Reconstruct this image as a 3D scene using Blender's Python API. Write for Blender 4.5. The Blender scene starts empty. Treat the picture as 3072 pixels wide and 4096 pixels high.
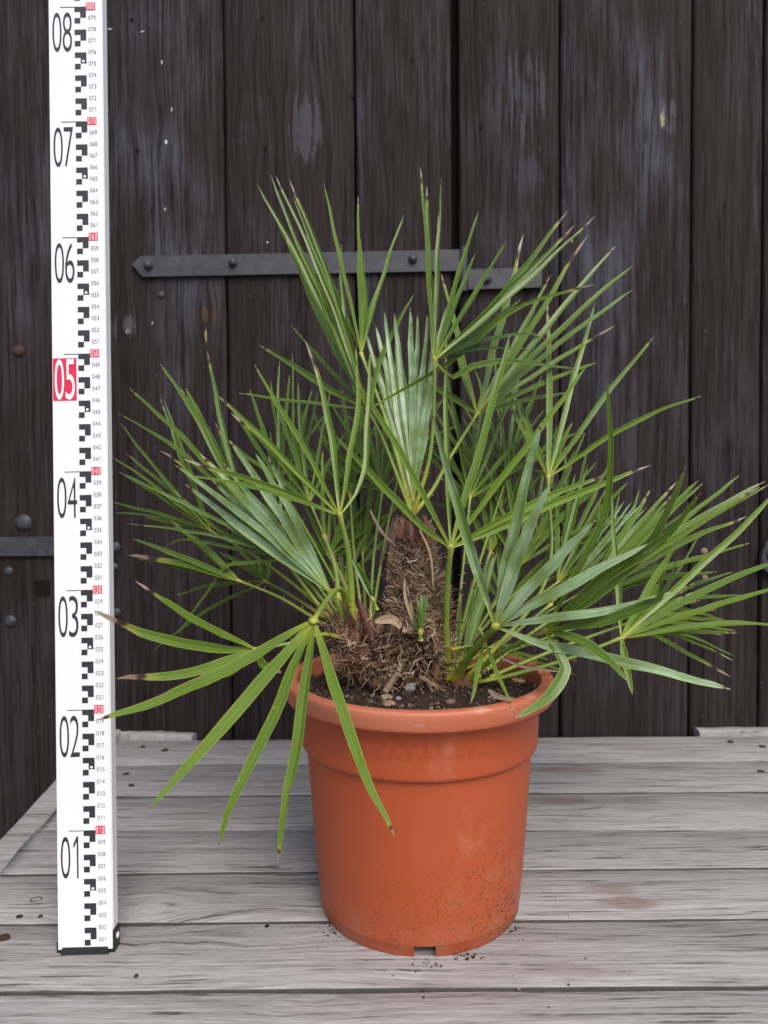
import bpy, bmesh, math, random
from mathutils import Vector, Matrix, noise as mnoise

random.seed(7)
R = random.Random(11)
scene = bpy.context.scene
col = scene.collection

# ------------------------------------------------------------------ camera
F_PX, PITCH, ROLL, CAM_H = 2950.0, 0.0315, 0.0067, 0.38474
W_PX, H_PX = 3072.0, 4096.0
DP = 0.6823                                   # distance of the pot's axis
_F = Vector((0, math.cos(PITCH), -math.sin(PITCH)))
_U0 = Vector((0, math.sin(PITCH), math.cos(PITCH)))
_R0 = Vector((1, 0, 0))
_Rt = _R0 * math.cos(ROLL) - _U0 * math.sin(ROLL)
_Up = _U0 * math.cos(ROLL) + _R0 * math.sin(ROLL)
CAM = Vector((0, 0, CAM_H))
cd = bpy.data.cameras.new('camera')
cam = bpy.data.objects.new('camera', cd)
col.objects.link(cam)
cam.matrix_world = Matrix(((_Rt.x, _Up.x, -_F.x, CAM.x), (_Rt.y, _Up.y, -_F.y, CAM.y), (_Rt.z, _Up.z, -_F.z, CAM.z), (0, 0, 0, 1)))
cd.sensor_fit = 'VERTICAL'
cd.sensor_height = 36.0
cd.lens = 36.0 * F_PX / H_PX
cd.clip_start, cd.clip_end = 0.02, 60.0
cd.dof.use_dof = True
cd.dof.focus_distance = 0.655
cd.dof.aperture_fstop = 8.0
scene.camera = cam

# ------------------------------------------------------------------ light
SUN_EL, SUN_AZ = math.radians(50), math.radians(160)     # behind the camera, a little to the right
world = bpy.data.worlds.new('World'); scene.world = world
world.use_nodes = True
wn = world.node_tree
bg = wn.nodes['Background']
sky = wn.nodes.new('ShaderNodeTexSky')
sky.sky_type = 'NISHITA'; sky.sun_disc = False
sky.sun_elevation = SUN_EL; sky.sun_rotation = SUN_AZ
sky.air_density = 1.0; sky.dust_density = 3.0; sky.ozone_density = 1.0
wn.links.new(sky.outputs[0], bg.inputs[0])
bg.inputs[1].default_value = 0.115
sd = bpy.data.lights.new('sun', 'SUN'); sun = bpy.data.objects.new('sun', sd); col.objects.link(sun)
sd.energy = 1.5; sd.angle = math.radians(40); sd.color = (1.0, 0.965, 0.92)
sdir = Vector((math.sin(SUN_AZ) * math.cos(SUN_EL), math.cos(SUN_AZ) * math.cos(SUN_EL), math.sin(SUN_EL)))
sun.location = sdir * 5
sun.rotation_euler = sdir.to_track_quat('Z', 'Y').to_euler()
vs = scene.view_settings
vs.view_transform = 'Standard'; vs.look = 'None'; vs.exposure = 0.62; vs.gamma = 1.0; vs.use_curve_mapping = False

# ------------------------------------------------------------------ helpers
def ray(px, py):
    return _F + _Rt * ((px - W_PX / 2) / F_PX) - _Up * ((py - H_PX / 2) / F_PX)
def at(px, py, d):                            # picture point at a distance along the view axis
    return CAM + ray(px, py) * d
def on_z(px, py, z=0.0):
    r = ray(px, py); return CAM + r * ((z - CAM.z) / r.z)
def on_y(px, py, y):
    r = ray(px, py); return CAM + r * (y / r.y)

def link(o, parent=None):
    col.objects.link(o)
    if parent is not None: o.parent = parent
    return o
def empty(name, loc=(0, 0, 0), rot=(0, 0, 0)):
    o = bpy.data.objects.new(name, None); o.location = loc; o.rotation_euler = rot
    o.empty_display_size = 0.02
    return link(o)
def tag(o, label=None, cat=None, group=None, kind=None):
    if label: o['label'] = label
    if cat: o['category'] = cat
    if group: o['group'] = group
    if kind: o['kind'] = kind
    return o
class MB:
    def __init__(s): s.v = []; s.f = []; s.uv = []; s.mi = []
    def quadstrip(s, rows, uvs=None, closed=False):
        b = len(s.v); n = len(rows[0])
        for r in rows: s.v.extend([tuple(p) for p in r])
        for i in range(len(rows) - 1):
            for j in range(n if closed else n - 1):
                k = (j + 1) % n
                s.f.append((b + i * n + j, b + i * n + k, b + (i + 1) * n + k, b + (i + 1) * n + j))
                if uvs: s.uv.append((uvs[i][j], uvs[i][k], uvs[i + 1][k], uvs[i + 1][j]))
                else: s.uv.append(((0, 0),) * 4)
        return b
    def poly(s, pts, uv=None):
        b = len(s.v); s.v.extend([tuple(p) for p in pts]); s.f.append(tuple(range(b, b + len(pts))))
        s.uv.append(uv if uv else ((0, 0),) * len(pts))
    def box(s, lo, hi):
        x0, y0, z0 = lo; x1, y1, z1 = hi; b = len(s.v)
        s.v.extend([(x0, y0, z0), (x1, y0, z0), (x1, y1, z0), (x0, y1, z0), (x0, y0, z1), (x1, y0, z1), (x1, y1, z1), (x0, y1, z1)])
        for f in ((0, 3, 2, 1), (4, 5, 6, 7), (0, 1, 5, 4), (1, 2, 6, 5), (2, 3, 7, 6), (3, 0, 4, 7)):
            s.f.append(tuple(b + i for i in f)); s.uv.append(((0, 0),) * 4)
    def tube(s, pts, rad, n=8, flat=1.0, cap=True, v0=0.0, v1=1.0):
        rows = []; uvs = []; m = len(pts); prev = None
        for i, p in enumerate(pts):
            t = (pts[min(i + 1, m - 1)] - pts[max(i - 1, 0)]).normalized()
            if prev is None:
                a = Vector((0, 0, 1)).cross(t)
                if a.length < 0.1: a = Vector((1, 0, 0)).cross(t)
            else: a = prev - t * prev.dot(t)
            a.normalize(); prev = a; c = t.cross(a)
            r = rad[i] if isinstance(rad, (list, tuple)) else rad
            rows.append([p + a * (math.cos(2 * math.pi * j / n) * r) + c * (math.sin(2 * math.pi * j / n) * r * flat) for j in range(n)])
            uvs.append([(j / n, v0 + (v1 - v0) * i / (m - 1)) for j in range(n)])
        s.quadstrip(rows, uvs, closed=True)
        if cap:
            s.poly(list(reversed(rows[0])), [(0, v0)] * n); s.poly(rows[-1], [(0, v1)] * n)
    def mesh(s, name, smooth=True):
        me = bpy.data.meshes.new(name); me.from_pydata(s.v, [], s.f)
        uvl = me.uv_layers.new(name='UVMap')
        flat = [c for f in s.uv for p in f for c in p]
        uvl.data.foreach_set('uv', flat)
        if smooth: me.polygons.foreach_set('use_smooth', [True] * len(me.polygons))
        me.update(); return me
    def build(s, name, mat, parent=None, smooth=True):
        me = s.mesh(name, smooth); me.materials.append(mat)
        return link(bpy.data.objects.new(name, me), parent)
def smoothpath(pts, n):
    """Catmull-Rom through the given points, n+1 samples even in arc length"""
    P = [pts[0] * 2 - pts[1]] + list(pts) + [pts[-1] * 2 - pts[-2]]
    out = []
    K = 12
    for i in range(1, len(P) - 2):
        for k in range(K):
            t = k / K
            a, b, c, d = P[i - 1], P[i], P[i + 1], P[i + 2]
            out.append(0.5 * ((2 * b) + (c - a) * t + (2 * a - 5 * b + 4 * c - d) * t * t + (3 * b - a - 3 * c + d) * t ** 3))
    out.append(P[-2].copy())
    L = [0.0]
    for i in range(1, len(out)): L.append(L[-1] + (out[i] - out[i - 1]).length)
    res = []; j = 0
    for i in range(n + 1):
        s = L[-1] * i / n
        while j < len(L) - 2 and L[j + 1] < s: j += 1
        q = (s - L[j]) / max(1e-9, L[j + 1] - L[j])
        res.append(out[j].lerp(out[j + 1], min(1, max(0, q))))
    return res

# ------------------------------------------------------------------ material kit
class NT:
    def __init__(s, name):
        s.m = bpy.data.materials.new(name); s.m.use_nodes = True
        s.t = s.m.node_tree; s.t.nodes.clear()
        s.out = s.t.nodes.new('ShaderNodeOutputMaterial')
    def n(s, typ, **kw):
        nd = s.t.nodes.new(typ)
        for k, v in kw.items():
            if k.startswith('i_'): continue
            setattr(nd, k, v)
        return nd
    def put(s, sock, v):
        if isinstance(v, bpy.types.NodeSocket): s.t.links.new(v, sock)
        elif v is not None:
            if isinstance(v, (tuple, list)) and len(v) == 3 and sock.type == 'RGBA': v = (*v, 1)
            sock.default_value = v
    def math(s, op, a, b=0.0, c=0.0, clamp=False):
        nd = s.n('ShaderNodeMath', operation=op, use_clamp=clamp)
        s.put(nd.inputs[0], a); s.put(nd.inputs[1], b); s.put(nd.inputs[2], c); return nd.outputs[0]
    def vmath(s, op, a, b=(0, 0, 0)):
        nd = s.n('ShaderNodeVectorMath', operation=op); s.put(nd.inputs[0], a); s.put(nd.inputs[1], b)
        return nd.outputs['Value'] if op in ('LENGTH', 'DOT_PRODUCT', 'DISTANCE') else nd.outputs[0]
    def mix(s, f, a, b, blend='MIX'):
        nd = s.n('ShaderNodeMix', data_type='RGBA', blend_type=blend); nd.clamp_factor = True
        s.put(nd.inputs[0], f); s.put(nd.inputs[6], a); s.put(nd.inputs[7], b); return nd.outputs[2]
    def ramp(s, f, stops, interp='LINEAR'):
        nd = s.n('ShaderNodeValToRGB'); cr = nd.color_ramp; cr.interpolation = interp
        while len(cr.elements) < len(stops): cr.elements.new(0.5)
        for e, (p, c) in zip(cr.elements, stops):
            e.position = p; e.color = (c, c, c, 1) if isinstance(c, (int, float)) else (*c, 1)
        s.put(nd.inputs[0], f); return nd.outputs[0]
    def step(s, f, a, b):                                    # smooth 0..1 between a and b
        nd = s.n('ShaderNodeMapRange', interpolation_type='SMOOTHSTEP')
        s.put(nd.inputs[0], f); nd.inputs[1].default_value = a; nd.inputs[2].default_value = b
        return nd.outputs[0]
    def noise(s, vec, scale, detail=4.0, rough=0.55, dist=0.0):
        nd = s.n('ShaderNodeTexNoise'); s.put(nd.inputs['Vector'], vec); nd.inputs['Scale'].default_value = scale
        nd.inputs['Detail'].default_value = detail; nd.inputs['Roughness'].default_value = rough; nd.inputs['Distortion'].default_value = dist
        return nd.outputs[0]
    def voro(s, vec, scale, feature='F1', rnd=1.0):
        nd = s.n('ShaderNodeTexVoronoi', feature=feature); s.put(nd.inputs['Vector'], vec); nd.inputs['Scale'].default_value = scale
        nd.inputs['Randomness'].default_value = rnd
        return nd.outputs[0]
    def mapping(s, vec, scale=(1, 1, 1), loc=(0, 0, 0), rot=(0, 0, 0)):
        nd = s.n('ShaderNodeMapping'); s.put(nd.inputs[0], vec); s.put(nd.inputs[1], loc); s.put(nd.inputs[2], rot); s.put(nd.inputs[3], scale); return nd.outputs[0]
    def sep(s, vec):
        nd = s.n('ShaderNodeSeparateXYZ'); s.put(nd.inputs[0], vec); return nd.outputs
    def comb(s, x, y, z):
        nd = s.n('ShaderNodeCombineXYZ'); s.put(nd.inputs[0], x); s.put(nd.inputs[1], y); s.put(nd.inputs[2], z); return nd.outputs[0]
    def bump(s, h, strength, dist, normal=None):
        nd = s.n('ShaderNodeBump'); s.put(nd.inputs['Strength'], strength); s.put(nd.inputs['Distance'], dist); s.put(nd.inputs['Height'], h)
        if normal is not None: s.put(nd.inputs['Normal'], normal)
        return nd.outputs[0]
    def bsdf(s, color, rough=0.6, spec=0.5, normal=None, **kw):
        nd = s.n('ShaderNodeBsdfPrincipled'); s.put(nd.inputs['Base Color'], color); s.put(nd.inputs['Roughness'], rough)
        s.put(nd.inputs['Specular IOR Level'], spec)
        if normal is not None: s.put(nd.inputs['Normal'], normal)
        for k, v in kw.items(): s.put(nd.inputs[k], v)
        return nd
    def done(s, shader):
        s.t.links.new(shader, s.out.inputs[0]); return s.m
    @property
    def obj(s): return s.n('ShaderNodeTexCoord').outputs['Object']
    @property
    def pos(s): return s.n('ShaderNodeNewGeometry').outputs['Position']
    @property
    def info(s): return s.n('ShaderNodeObjectInfo').outputs
    @property
    def island(s): return s.n('ShaderNodeNewGeometry').outputs['Random Per Island']
    @property
    def uv(s): return s.n('ShaderNodeTexCoord').outputs['UV']

def plain(name, c, rough=0.6, spec=0.5, nscale=60, amt=0.15, bump=0.0, **kw):
    k = NT(name); p = k.pos
    n = k.noise(p, nscale, 5)
    cc = k.mix(n, tuple(x * (1 - amt) for x in c), tuple(min(1, x * (1 + amt)) for x in c))
    nm = k.bump(n, bump, 0.001) if bump else None
    return k.done(k.bsdf(cc, rough, spec, nm, **kw).outputs[0])

KNOTS = [on_z(600, 3640), on_z(1070, 3715), on_z(1160, 3472), on_z(2450, 3240), on_z(330, 3650), on_z(1270, 3985)]
def mat_deck():
    k = NT('weathered_deck_wood'); p = k.pos; rnd = k.info['Random']
    x, y, z = k.sep(p)
    f = y
    kn_ = k.noise(k.mapping(p, (45, 90, 1)), 1.0, 3)
    core = 0.0
    for i, q in enumerate(KNOTS):
        sx, sy = [(0.040, 0.034), (0.060, 0.026), (0.035, 0.016), (0.05, 0.02), (0.03, 0.02), (0.05, 0.02)][i]
        dx = k.math('DIVIDE', k.math('SUBTRACT', x, q.x), sx); dy = k.math('DIVIDE', k.math('SUBTRACT', y, q.y), sy)
        r2 = k.math('ADD', k.math('MULTIPLY', dx, dx), k.math('MULTIPLY', dy, dy))
        r2 = k.math('MULTIPLY', r2, k.math('ADD', 0.45, k.math('MULTIPLY', kn_, 1.1)))
        g = k.math('POWER', 2.718, k.math('MULTIPLY', r2, -1.0))
        f = k.math('ADD', f, k.math('MULTIPLY', g, k.math('MULTIPLY', dy, -sy * 0.86)))
        core = k.math('MAXIMUM', core, k.math('POWER', 2.718, k.math('MULTIPLY', r2, -9.0 if i < 4 else -16.0)))
    wob = k.noise(k.mapping(p, (4, 9, 1)), 1.0, 3)
    f2 = k.math('ADD', f, k.math('MULTIPLY', wob, 0.012))
    seed = k.math('MULTIPLY', rnd, 37.0)
    v1 = k.comb(k.math('MULTIPLY', x, 11.0), k.math('MULTIPLY', f2, 300.0), seed)
    v2 = k.comb(k.math('MULTIPLY', x, 60.0), k.math('MULTIPLY', f2, 800.0), seed)
    v3 = k.comb(k.math('MULTIPLY', x, 4.5), k.math('MULTIPLY', f2, 90.0), k.math('ADD', seed, 5.0))
    g1 = k.noise(v1, 1.0, 5, 0.6); g2 = k.noise(v2, 1.0, 4, 0.6); g3 = k.noise(v3, 1.0, 4, 0.6)
    gg = k.math('ADD', k.math('MULTIPLY', g1, 0.5), k.math('MULTIPLY', g2, 0.3))
    gg = k.math('ADD', gg, k.math('MULTIPLY', g3, 0.2))
    c = k.ramp(gg, [(0.34, (0.118, 0.108, 0.100)), (0.42, (0.25, 0.236, 0.224)), (0.5, (0.35, 0.333, 0.32)), (0.62, (0.465, 0.447, 0.433))])
    crack = k.math('MULTIPLY', k.step(g1, 0.375, 0.335), k.step(g2, 0.62, 0.5))
    c = k.mix(k.math('MULTIPLY', crack, 0.5), c, (0.055, 0.05, 0.047))
    # plank tone
    tone = k.ramp(rnd, [(0, (0.84, 0.84, 0.84)), (0.5, (0.96, 0.95, 0.94)), (1, (1.08, 1.08, 1.08))])
    c = k.mix(1.0, c, tone, 'MULTIPLY')
    # broad stains
    st = k.noise(k.mapping(p, (6, 14, 1)), 1.0, 4, 0.6)
    c = k.mix(k.math('MULTIPLY', k.step(st, 0.52, 0.72), 0.45), c, (0.20, 0.172, 0.15))
    lt = k.noise(k.mapping(p, (9, 30, 1), (3, 1, 0)), 1.0, 4, 0.6)
    c = k.mix(k.math('MULTIPLY', k.step(lt, 0.52, 0.7), 0.35), c, (0.42, 0.40, 0.382))
    # damp brown blotches behind the pot on the right
    for (px, py, ax, ay, am) in ((2440, 3560, .030, .012, .6), (2510, 3620, .032, .012, .65), (2210, 3200, .05, .014, .55), (2270, 3082, .05, .012, .5), (2560, 3200, .03, .012, .5), (2330, 3890, .06, .01, .4), (2560, 2993, .05, .01, .4)):
        q = on_z(px, py)
        dx = k.math('DIVIDE', k.math('SUBTRACT', x, q.x), ax); dy = k.math('DIVIDE', k.math('SUBTRACT', y, q.y), ay)
        r2 = k.math('ADD', k.math('MULTIPLY', dx, dx), k.math('MULTIPLY', dy, dy))
        r2 = k.math('ADD', r2, k.math('MULTIPLY', k.math('SUBTRACT', lt, 0.5), 3.0))
        c = k.mix(k.math('MULTIPLY', k.step(r2, 1.1, 0.2), am), c, (0.19, 0.135, 0.11))
    kr = k.step(k.math('SINE', k.math('MULTIPLY', k.math('LOGARITHM', k.math('MAXIMUM', core, 0.001), 2.718), 9.0)), 0.2, 0.9)
    c = k.mix(k.math('MULTIPLY', k.step(core, 0.12, 0.5), 0.6), c, (0.40, 0.395, 0.395))
    c = k.mix(k.math('MULTIPLY', k.math('MULTIPLY', kr, k.step(core, 0.06, 0.35)), 0.22), c, (0.14, 0.128, 0.12))
    speck = k.step(k.voro(p, 210.0), 0.10, 0.05)
    c = k.mix(k.math('MULTIPLY', speck, k.step(k.noise(p, 25.0), 0.52, 0.62)), c, (0.09, 0.065, 0.05))
    h = k.math('SUBTRACT', gg, k.math('MULTIPLY', crack, 0.5))
    nm = k.bump(h, 1.0, 0.0022)
    return k.done(k.bsdf(c, 0.82, 0.25, nm).outputs[0])

def mat_wall():
    k = NT('dark_stained_planks'); p = k.pos; rnd = k.info['Random']
    x, y, z = k.sep(p)
    seed = k.math('MULTIPLY', rnd, 53.0)
    wob = k.noise(k.mapping(p, (5, 1, 3)), 1.0, 3)
    xx = k.math('ADD', x, k.math('MULTIPLY', wob, 0.010))
    for (px, py, s, ss) in ((1225, 500, .03, .07), (1560, 560, .02, .05), (505, 1310, .018, .03), (820, 1250, .02, .03), (600, 480, .02, .04), (1000, 560, .02, .05)):
        q = on_y(px, py, WALL_Y)
        dx = k.math('DIVIDE', k.math('SUBTRACT', x, q.x), s); dz = k.math('DIVIDE', k.math('SUBTRACT', z, q.z), ss)
        r2 = k.math('ADD', k.math('MULTIPLY', dx, dx), k.math('MULTIPLY', dz, dz))
        g = k.math('POWER', 2.718, k.math('MULTIPLY', r2, -1.0))
        xx = k.math('ADD', xx, k.math('MULTIPLY', g, k.math('MULTIPLY', dx, -s * 0.7)))
    v1 = k.comb(k.math('MULTIPLY', xx, 200.0), seed, k.math('MULTIPLY', z, 7.0))
    v2 = k.comb(k.math('MULTIPLY', xx, 480.0), seed, k.math('MULTIPLY', z, 24.0))
    g1 = k.noise(v1, 1.0, 5, 0.62); g2 = k.noise(v2, 1.0, 3, 0.6)
    gg = k.math('ADD', k.math('MULTIPLY', g1, 0.6), k.math('MULTIPLY', g2, 0.4))
    c = k.ramp(gg, [(0.32, (0.0098, 0.0069, 0.0068)), (0.48, (0.0225, 0.0158, 0.0154)), (0.68, (0.040, 0.0305, 0.0303))])
    # stain worn to grey, uneven; its bluish rise with height also paints in light
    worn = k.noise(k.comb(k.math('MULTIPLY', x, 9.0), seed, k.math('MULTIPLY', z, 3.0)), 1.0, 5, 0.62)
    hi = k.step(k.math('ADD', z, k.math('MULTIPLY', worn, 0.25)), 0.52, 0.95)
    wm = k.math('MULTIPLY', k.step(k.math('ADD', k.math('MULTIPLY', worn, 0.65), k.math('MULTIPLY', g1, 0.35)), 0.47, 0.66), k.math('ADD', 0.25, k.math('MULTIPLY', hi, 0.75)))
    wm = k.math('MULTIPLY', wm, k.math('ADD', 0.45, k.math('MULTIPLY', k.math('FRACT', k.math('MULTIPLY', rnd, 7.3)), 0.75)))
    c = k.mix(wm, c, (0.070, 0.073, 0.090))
    red = k.noise(k.mapping(p, (7, 1, 5), (4, 0, 2)), 1.0, 4)
    c = k.mix(k.math('MULTIPLY', k.step(red, 0.5, 0.7), 0.5), c, (0.026, 0.0150, 0.0140))
    fl = k.noise(k.mapping(p, (60, 1, 30)), 1.0, 5, 0.7)
    c = k.mix(k.math('MULTIPLY', k.step(fl, 0.66, 0.72), 0.7), c, (0.085, 0.086, 0.10))
    for (px, py, s, ss, cc, am) in ((820, 1258, .016, .012, (0.10, 0.055, 0.028), .5), (826, 1345, .0026, .013, (0.42, 0.32, 0.18), .9), (508, 1325, .005, .006, (0.45, 0.42, 0.38), 1),
            (500, 1300, .02, .02, (0.085, 0.09, 0.10), .8), (1225, 520, .022, .045, (0.070, 0.074, 0.088), .6), (2655, 475, .004, .014, (0.55, 0.40, 0.25), 1), (2680, 470, .014, .03, (0.09, 0.09, 0.105), .7),
            (2090, 380, .03, .06, (0.07, 0.074, 0.09), .6), (2110, 690, .03, .03, (0.06, 0.063, 0.076), .5)):
        q = on_y(px, py, WALL_Y)
        dx = k.math('DIVIDE', k.math('SUBTRACT', x, q.x), s); dz = k.math('DIVIDE', k.math('SUBTRACT', z, q.z), ss)
        r2 = k.math('ADD', k.math('MULTIPLY', dx, dx), k.math('MULTIPLY', dz, dz))
        r2 = k.math('ADD', r2, k.math('ADD', k.math('MULTIPLY', k.math('SUBTRACT', fl, 0.5), 4.0), k.math('MULTIPLY', k.math('SUBTRACT', 0.5, g1), 9.0)))
        c = k.mix(k.math('MULTIPLY', k.step(r2, 1.0, 0.3), am), c, cc)
    ck = k.noise(k.comb(k.math('MULTIPLY', xx, 75.0), seed, k.math('MULTIPLY', z, 1.6)), 1.0, 4, 0.6)
    ckm = k.step(k.math('ABSOLUTE', k.math('SUBTRACT', ck, 0.5)), 0.012, 0.003)
    c = k.mix(k.math('MULTIPLY', ckm, k.math('MULTIPLY', k.step(worn, 0.45, 0.6), 0.6)), c, (0.003, 0.002, 0.002))
    nm = k.bump(k.math('SUBTRACT', gg, k.math('MULTIPLY', ckm, 0.4)), 1.0, 0.0025)
    return k.done(k.bsdf(c, k.ramp(gg, [(0.3, 0.8), (0.7, 0.65)]), 0.16, nm).outputs[0])

def mat_leaf(name='palm_leaf_green'):
    k = NT(name); uv = k.uv; u, v, _ = k.sep(uv); oi = k.info
    sc = k.sep(oi['Color']); silver, tip, hue = sc[0], sc[1], sc[2]; mg = oi['Alpha']
    p = k.obj
    s = k.math('ABSOLUTE', k.math('SUBTRACT', k.math('MULTIPLY', u, 2.0), 1.0))
    rnd = oi['Random']
    big = k.noise(p, 28.0, 3)
    c = k.mix(hue, (0.047, 0.112, 0.010), (0.142, 0.232, 0.022))
    c = k.mix(k.math('MULTIPLY', k.step(big, 0.4, 0.65), 0.35), c, (0.085, 0.142, 0.008))
    # fine veins along the blade
    vein = k.noise(k.comb(k.math('MULTIPLY', u, 26.0), k.math('MULTIPLY', v, 3.0), k.math('MULTIPLY', rnd, 20.0)), 1.0, 2)
    c = k.mix(k.math('MULTIPLY', k.step(vein, 0.5, 0.7), 0.35), c, k.mix(hue, (0.065, 0.14, 0.010), (0.165, 0.245, 0.020)))
    # waxy bloom
    wax = k.noise(k.mapping(p, (22, 22, 22)), 1.0, 4, 0.6)
    sm = k.math('MULTIPLY', silver, k.math('ADD', 0.40, k.step(wax, 0.38, 0.62)), clamp=True)
    c = k.mix(sm, c, k.mix(k.step(vein, .35, .65), (0.155, 0.30, 0.11), (0.47, 0.58, 0.44)))
    # pale midrib, margins and base
    c = k.mix(k.math('MULTIPLY', k.math('MULTIPLY', k.step(s, 0.12, 0.02), 0.55), mg), c, (0.24, 0.33, 0.035))
    c = k.mix(k.math('MULTIPLY', k.math('MULTIPLY', k.step(s, 0.80, 0.97), 0.75), mg), c, (0.28, 0.36, 0.045))
    c = k.mix(k.math('MULTIPLY', k.math('MULTIPLY', k.step(v, 0.16, 0.0), 0.75), mg), c, (0.32, 0.37, 0.04))
    # blemishes
    sp = k.voro(k.mapping(p, (1, 1, 1)), 170.0)
    spm = k.math('MULTIPLY', k.step(sp, 0.16, 0.08), k.step(k.noise(p, 45.0), 0.55, 0.62))
    c = k.mix(k.math('MULTIPLY', spm, 0.8), c, (0.10, 0.05, 0.02))
    edge = k.noise(k.comb(k.math('MULTIPLY', v, 14.0), k.math('MULTIPLY', rnd, 40.0), k.math('MULTIPLY', u, 1.5)), 1.0, 3)
    em = k.math('MULTIPLY', k.step(edge, 0.60, 0.68), k.step(s, 0.55, 0.95))
    c = k.mix(k.math('MULTIPLY', em, 0.85), c, (0.25, 0.155, 0.07))
    wh = k.math('MULTIPLY', k.step(k.voro(k.mapping(p, (1, 1, 0.5)), 240.0), 0.16, 0.05), k.step(k.noise(p, 20.0), 0.53, 0.63))
    c = k.mix(k.math('MULTIPLY', wh, 0.5), c, (0.45, 0.52, 0.46))
    # dry tip: yellowish, dark brown band, then straw
    jag = k.math('MULTIPLY', k.math('SUBTRACT', k.noise(k.comb(k.math('MULTIPLY', u, 3.0), k.math('MULTIPLY', v, 20.0), k.math('MULTIPLY', rnd, 9.0)), 1.0, 3), 0.5), 0.6)
    q = k.math('ADD', k.math('DIVIDE', k.math('SUBTRACT', 1.0, v), k.math('MAXIMUM', tip, 0.002)), jag)
    c = k.mix(k.step(q, 1.9, 1.2), c, (0.25, 0.26, 0.05))
    c = k.mix(k.step(q, 1.25, 1.0), c, (0.045, 0.022, 0.014))
    c = k.mix(k.step(q, 0.85, 0.6), c, k.mix(rnd, (0.22, 0.14, 0.08), (0.42, 0.34, 0.26)))
    nm = k.bump(vein, 0.25, 0.0006)
    b = k.bsdf(c, k.math('ADD', 0.20, k.math('MULTIPLY', big, 0.16)), 0.5, nm)
    tr = k.n('ShaderNodeBsdfTranslucent'); k.put(tr.inputs[0], k.mix(1.0, c, (1.3, 1.35, 0.5), 'MULTIPLY'))
    mx = k.n('ShaderNodeMixShader'); mx.inputs[0].default_value = 0.16
    k.t.links.new(b.outputs[0], mx.inputs[1]); k.t.links.new(tr.outputs[0], mx.inputs[2])
    return k.done(mx.outputs[0])

def mat_petiole():
    k = NT('palm_leaf_stalk'); u, v, _ = k.sep(k.uv); p = k.obj
    n = k.noise(p, 60.0, 4)
    c = k.ramp(v, [(0.0, (0.30, 0.25, 0.03)), (0.10, (0.33, 0.36, 0.035)), (0.35, (0.18, 0.27, 0.035)), (0.9, (0.13, 0.21, 0.03)), (1.0, (0.34, 0.34, 0.06))])
    c = k.mix(k.math('MULTIPLY', k.step(n, 0.5, 0.7), 0.4), c, (0.10, 0.17, 0.025))
    sp = k.math('MULTIPLY', k.step(k.voro(p, 190.0), 0.16, 0.08), k.step(k.noise(p, 50.0), 0.5, 0.6))
    c = k.mix(sp, c, (0.07, 0.035, 0.02))
    c = k.mix(k.step(v, 1.5, 1.6), c, (0.16, 0.06, 0.025))     # thorns carry v = 2
    return k.done(k.bsdf(c, 0.45, 0.5).outputs[0])

def mat_fibre():
    k = NT('dry_fibre'); i = k.island
    c = k.ramp(i, [(0, (0.06, 0.032, 0.018)), (0.35, (0.16, 0.095, 0.052)), (0.7, (0.33, 0.225, 0.135)), (0.95, (0.50, 0.40, 0.28)), (1, (0.66, 0.60, 0.50))])
    return k.done(k.bsdf(c, 0.85, 0.2).outputs[0])
def mat_husk(name='dead_leaf_base', red=0.0):
    k = NT(name); i = k.island; p = k.pos
    c = k.ramp(i, [(0, (0.03, 0.016, 0.010)), (0.4, (0.10, 0.052, 0.032)), (0.7, (0.19, 0.115, 0.07)), (0.9, (0.32, 0.22, 0.14)), (1, (0.48, 0.38, 0.27))])
    if red: c = k.mix(red, c, (0.17, 0.05, 0.03))
    n = k.noise(k.mapping(p, (300, 300, 60)), 1.0, 4)
    c = k.mix(k.math('MULTIPLY', k.step(n, 0.45, 0.65), 0.6), c, (0.06, 0.035, 0.022))
    return k.done(k.bsdf(c, 0.8, 0.25, k.bump(n, 0.6, 0.001)).outputs[0])
def mat_trunk():
    k = NT('trunk_husk'); p = k.pos
    n = k.noise(k.mapping(p, (90, 90, 260)), 1.0, 6, 0.7); m = k.noise(p, 70.0, 5)
    c = k.ramp(n, [(0.3, (0.016, 0.009, 0.006)), (0.55, (0.075, 0.043, 0.026)), (0.75, (0.19, 0.125, 0.075))])
    c = k.mix(k.step(m, 0.45, 0.7), c, (0.07, 0.04, 0.025))
    return k.done(k.bsdf(c, 0.9, 0.2, k.bump(n, 1.0, 0.003)).outputs[0])
def mat_soil():
    k = NT('potting_soil'); p = k.pos; i = k.island
    n = k.noise(p, 140.0, 6, 0.7); m = k.noise(p, 35.0, 4)
    c = k.ramp(n, [(0.3, (0.014, 0.009, 0.006)), (0.6, (0.046, 0.029, 0.019)), (0.8, (0.10, 0.068, 0.047))])
    c = k.mix(k.math('MULTIPLY', k.step(i, 0.62, 0.9), 0.4), c, (0.10, 0.068, 0.048))
    return k.done(k.bsdf(c, 0.95, 0.2, k.bump(n, 1.0, 0.002)).outputs[0])
def mat_crumb():
    k = NT('soil_crumb'); i = k.island; n = k.noise(k.pos, 300.0, 3)
    c = k.ramp(i, [(0, (0.012, 0.008, 0.006)), (0.55, (0.045, 0.028, 0.018)), (0.8, (0.09, 0.057, 0.037)), (0.95, (0.15, 0.105, 0.072)), (1.0, (0.22, 0.18, 0.145))])
    return k.done(k.bsdf(c, 0.9, 0.25, k.bump(n, 0.5, 0.001)).outputs[0])
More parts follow.
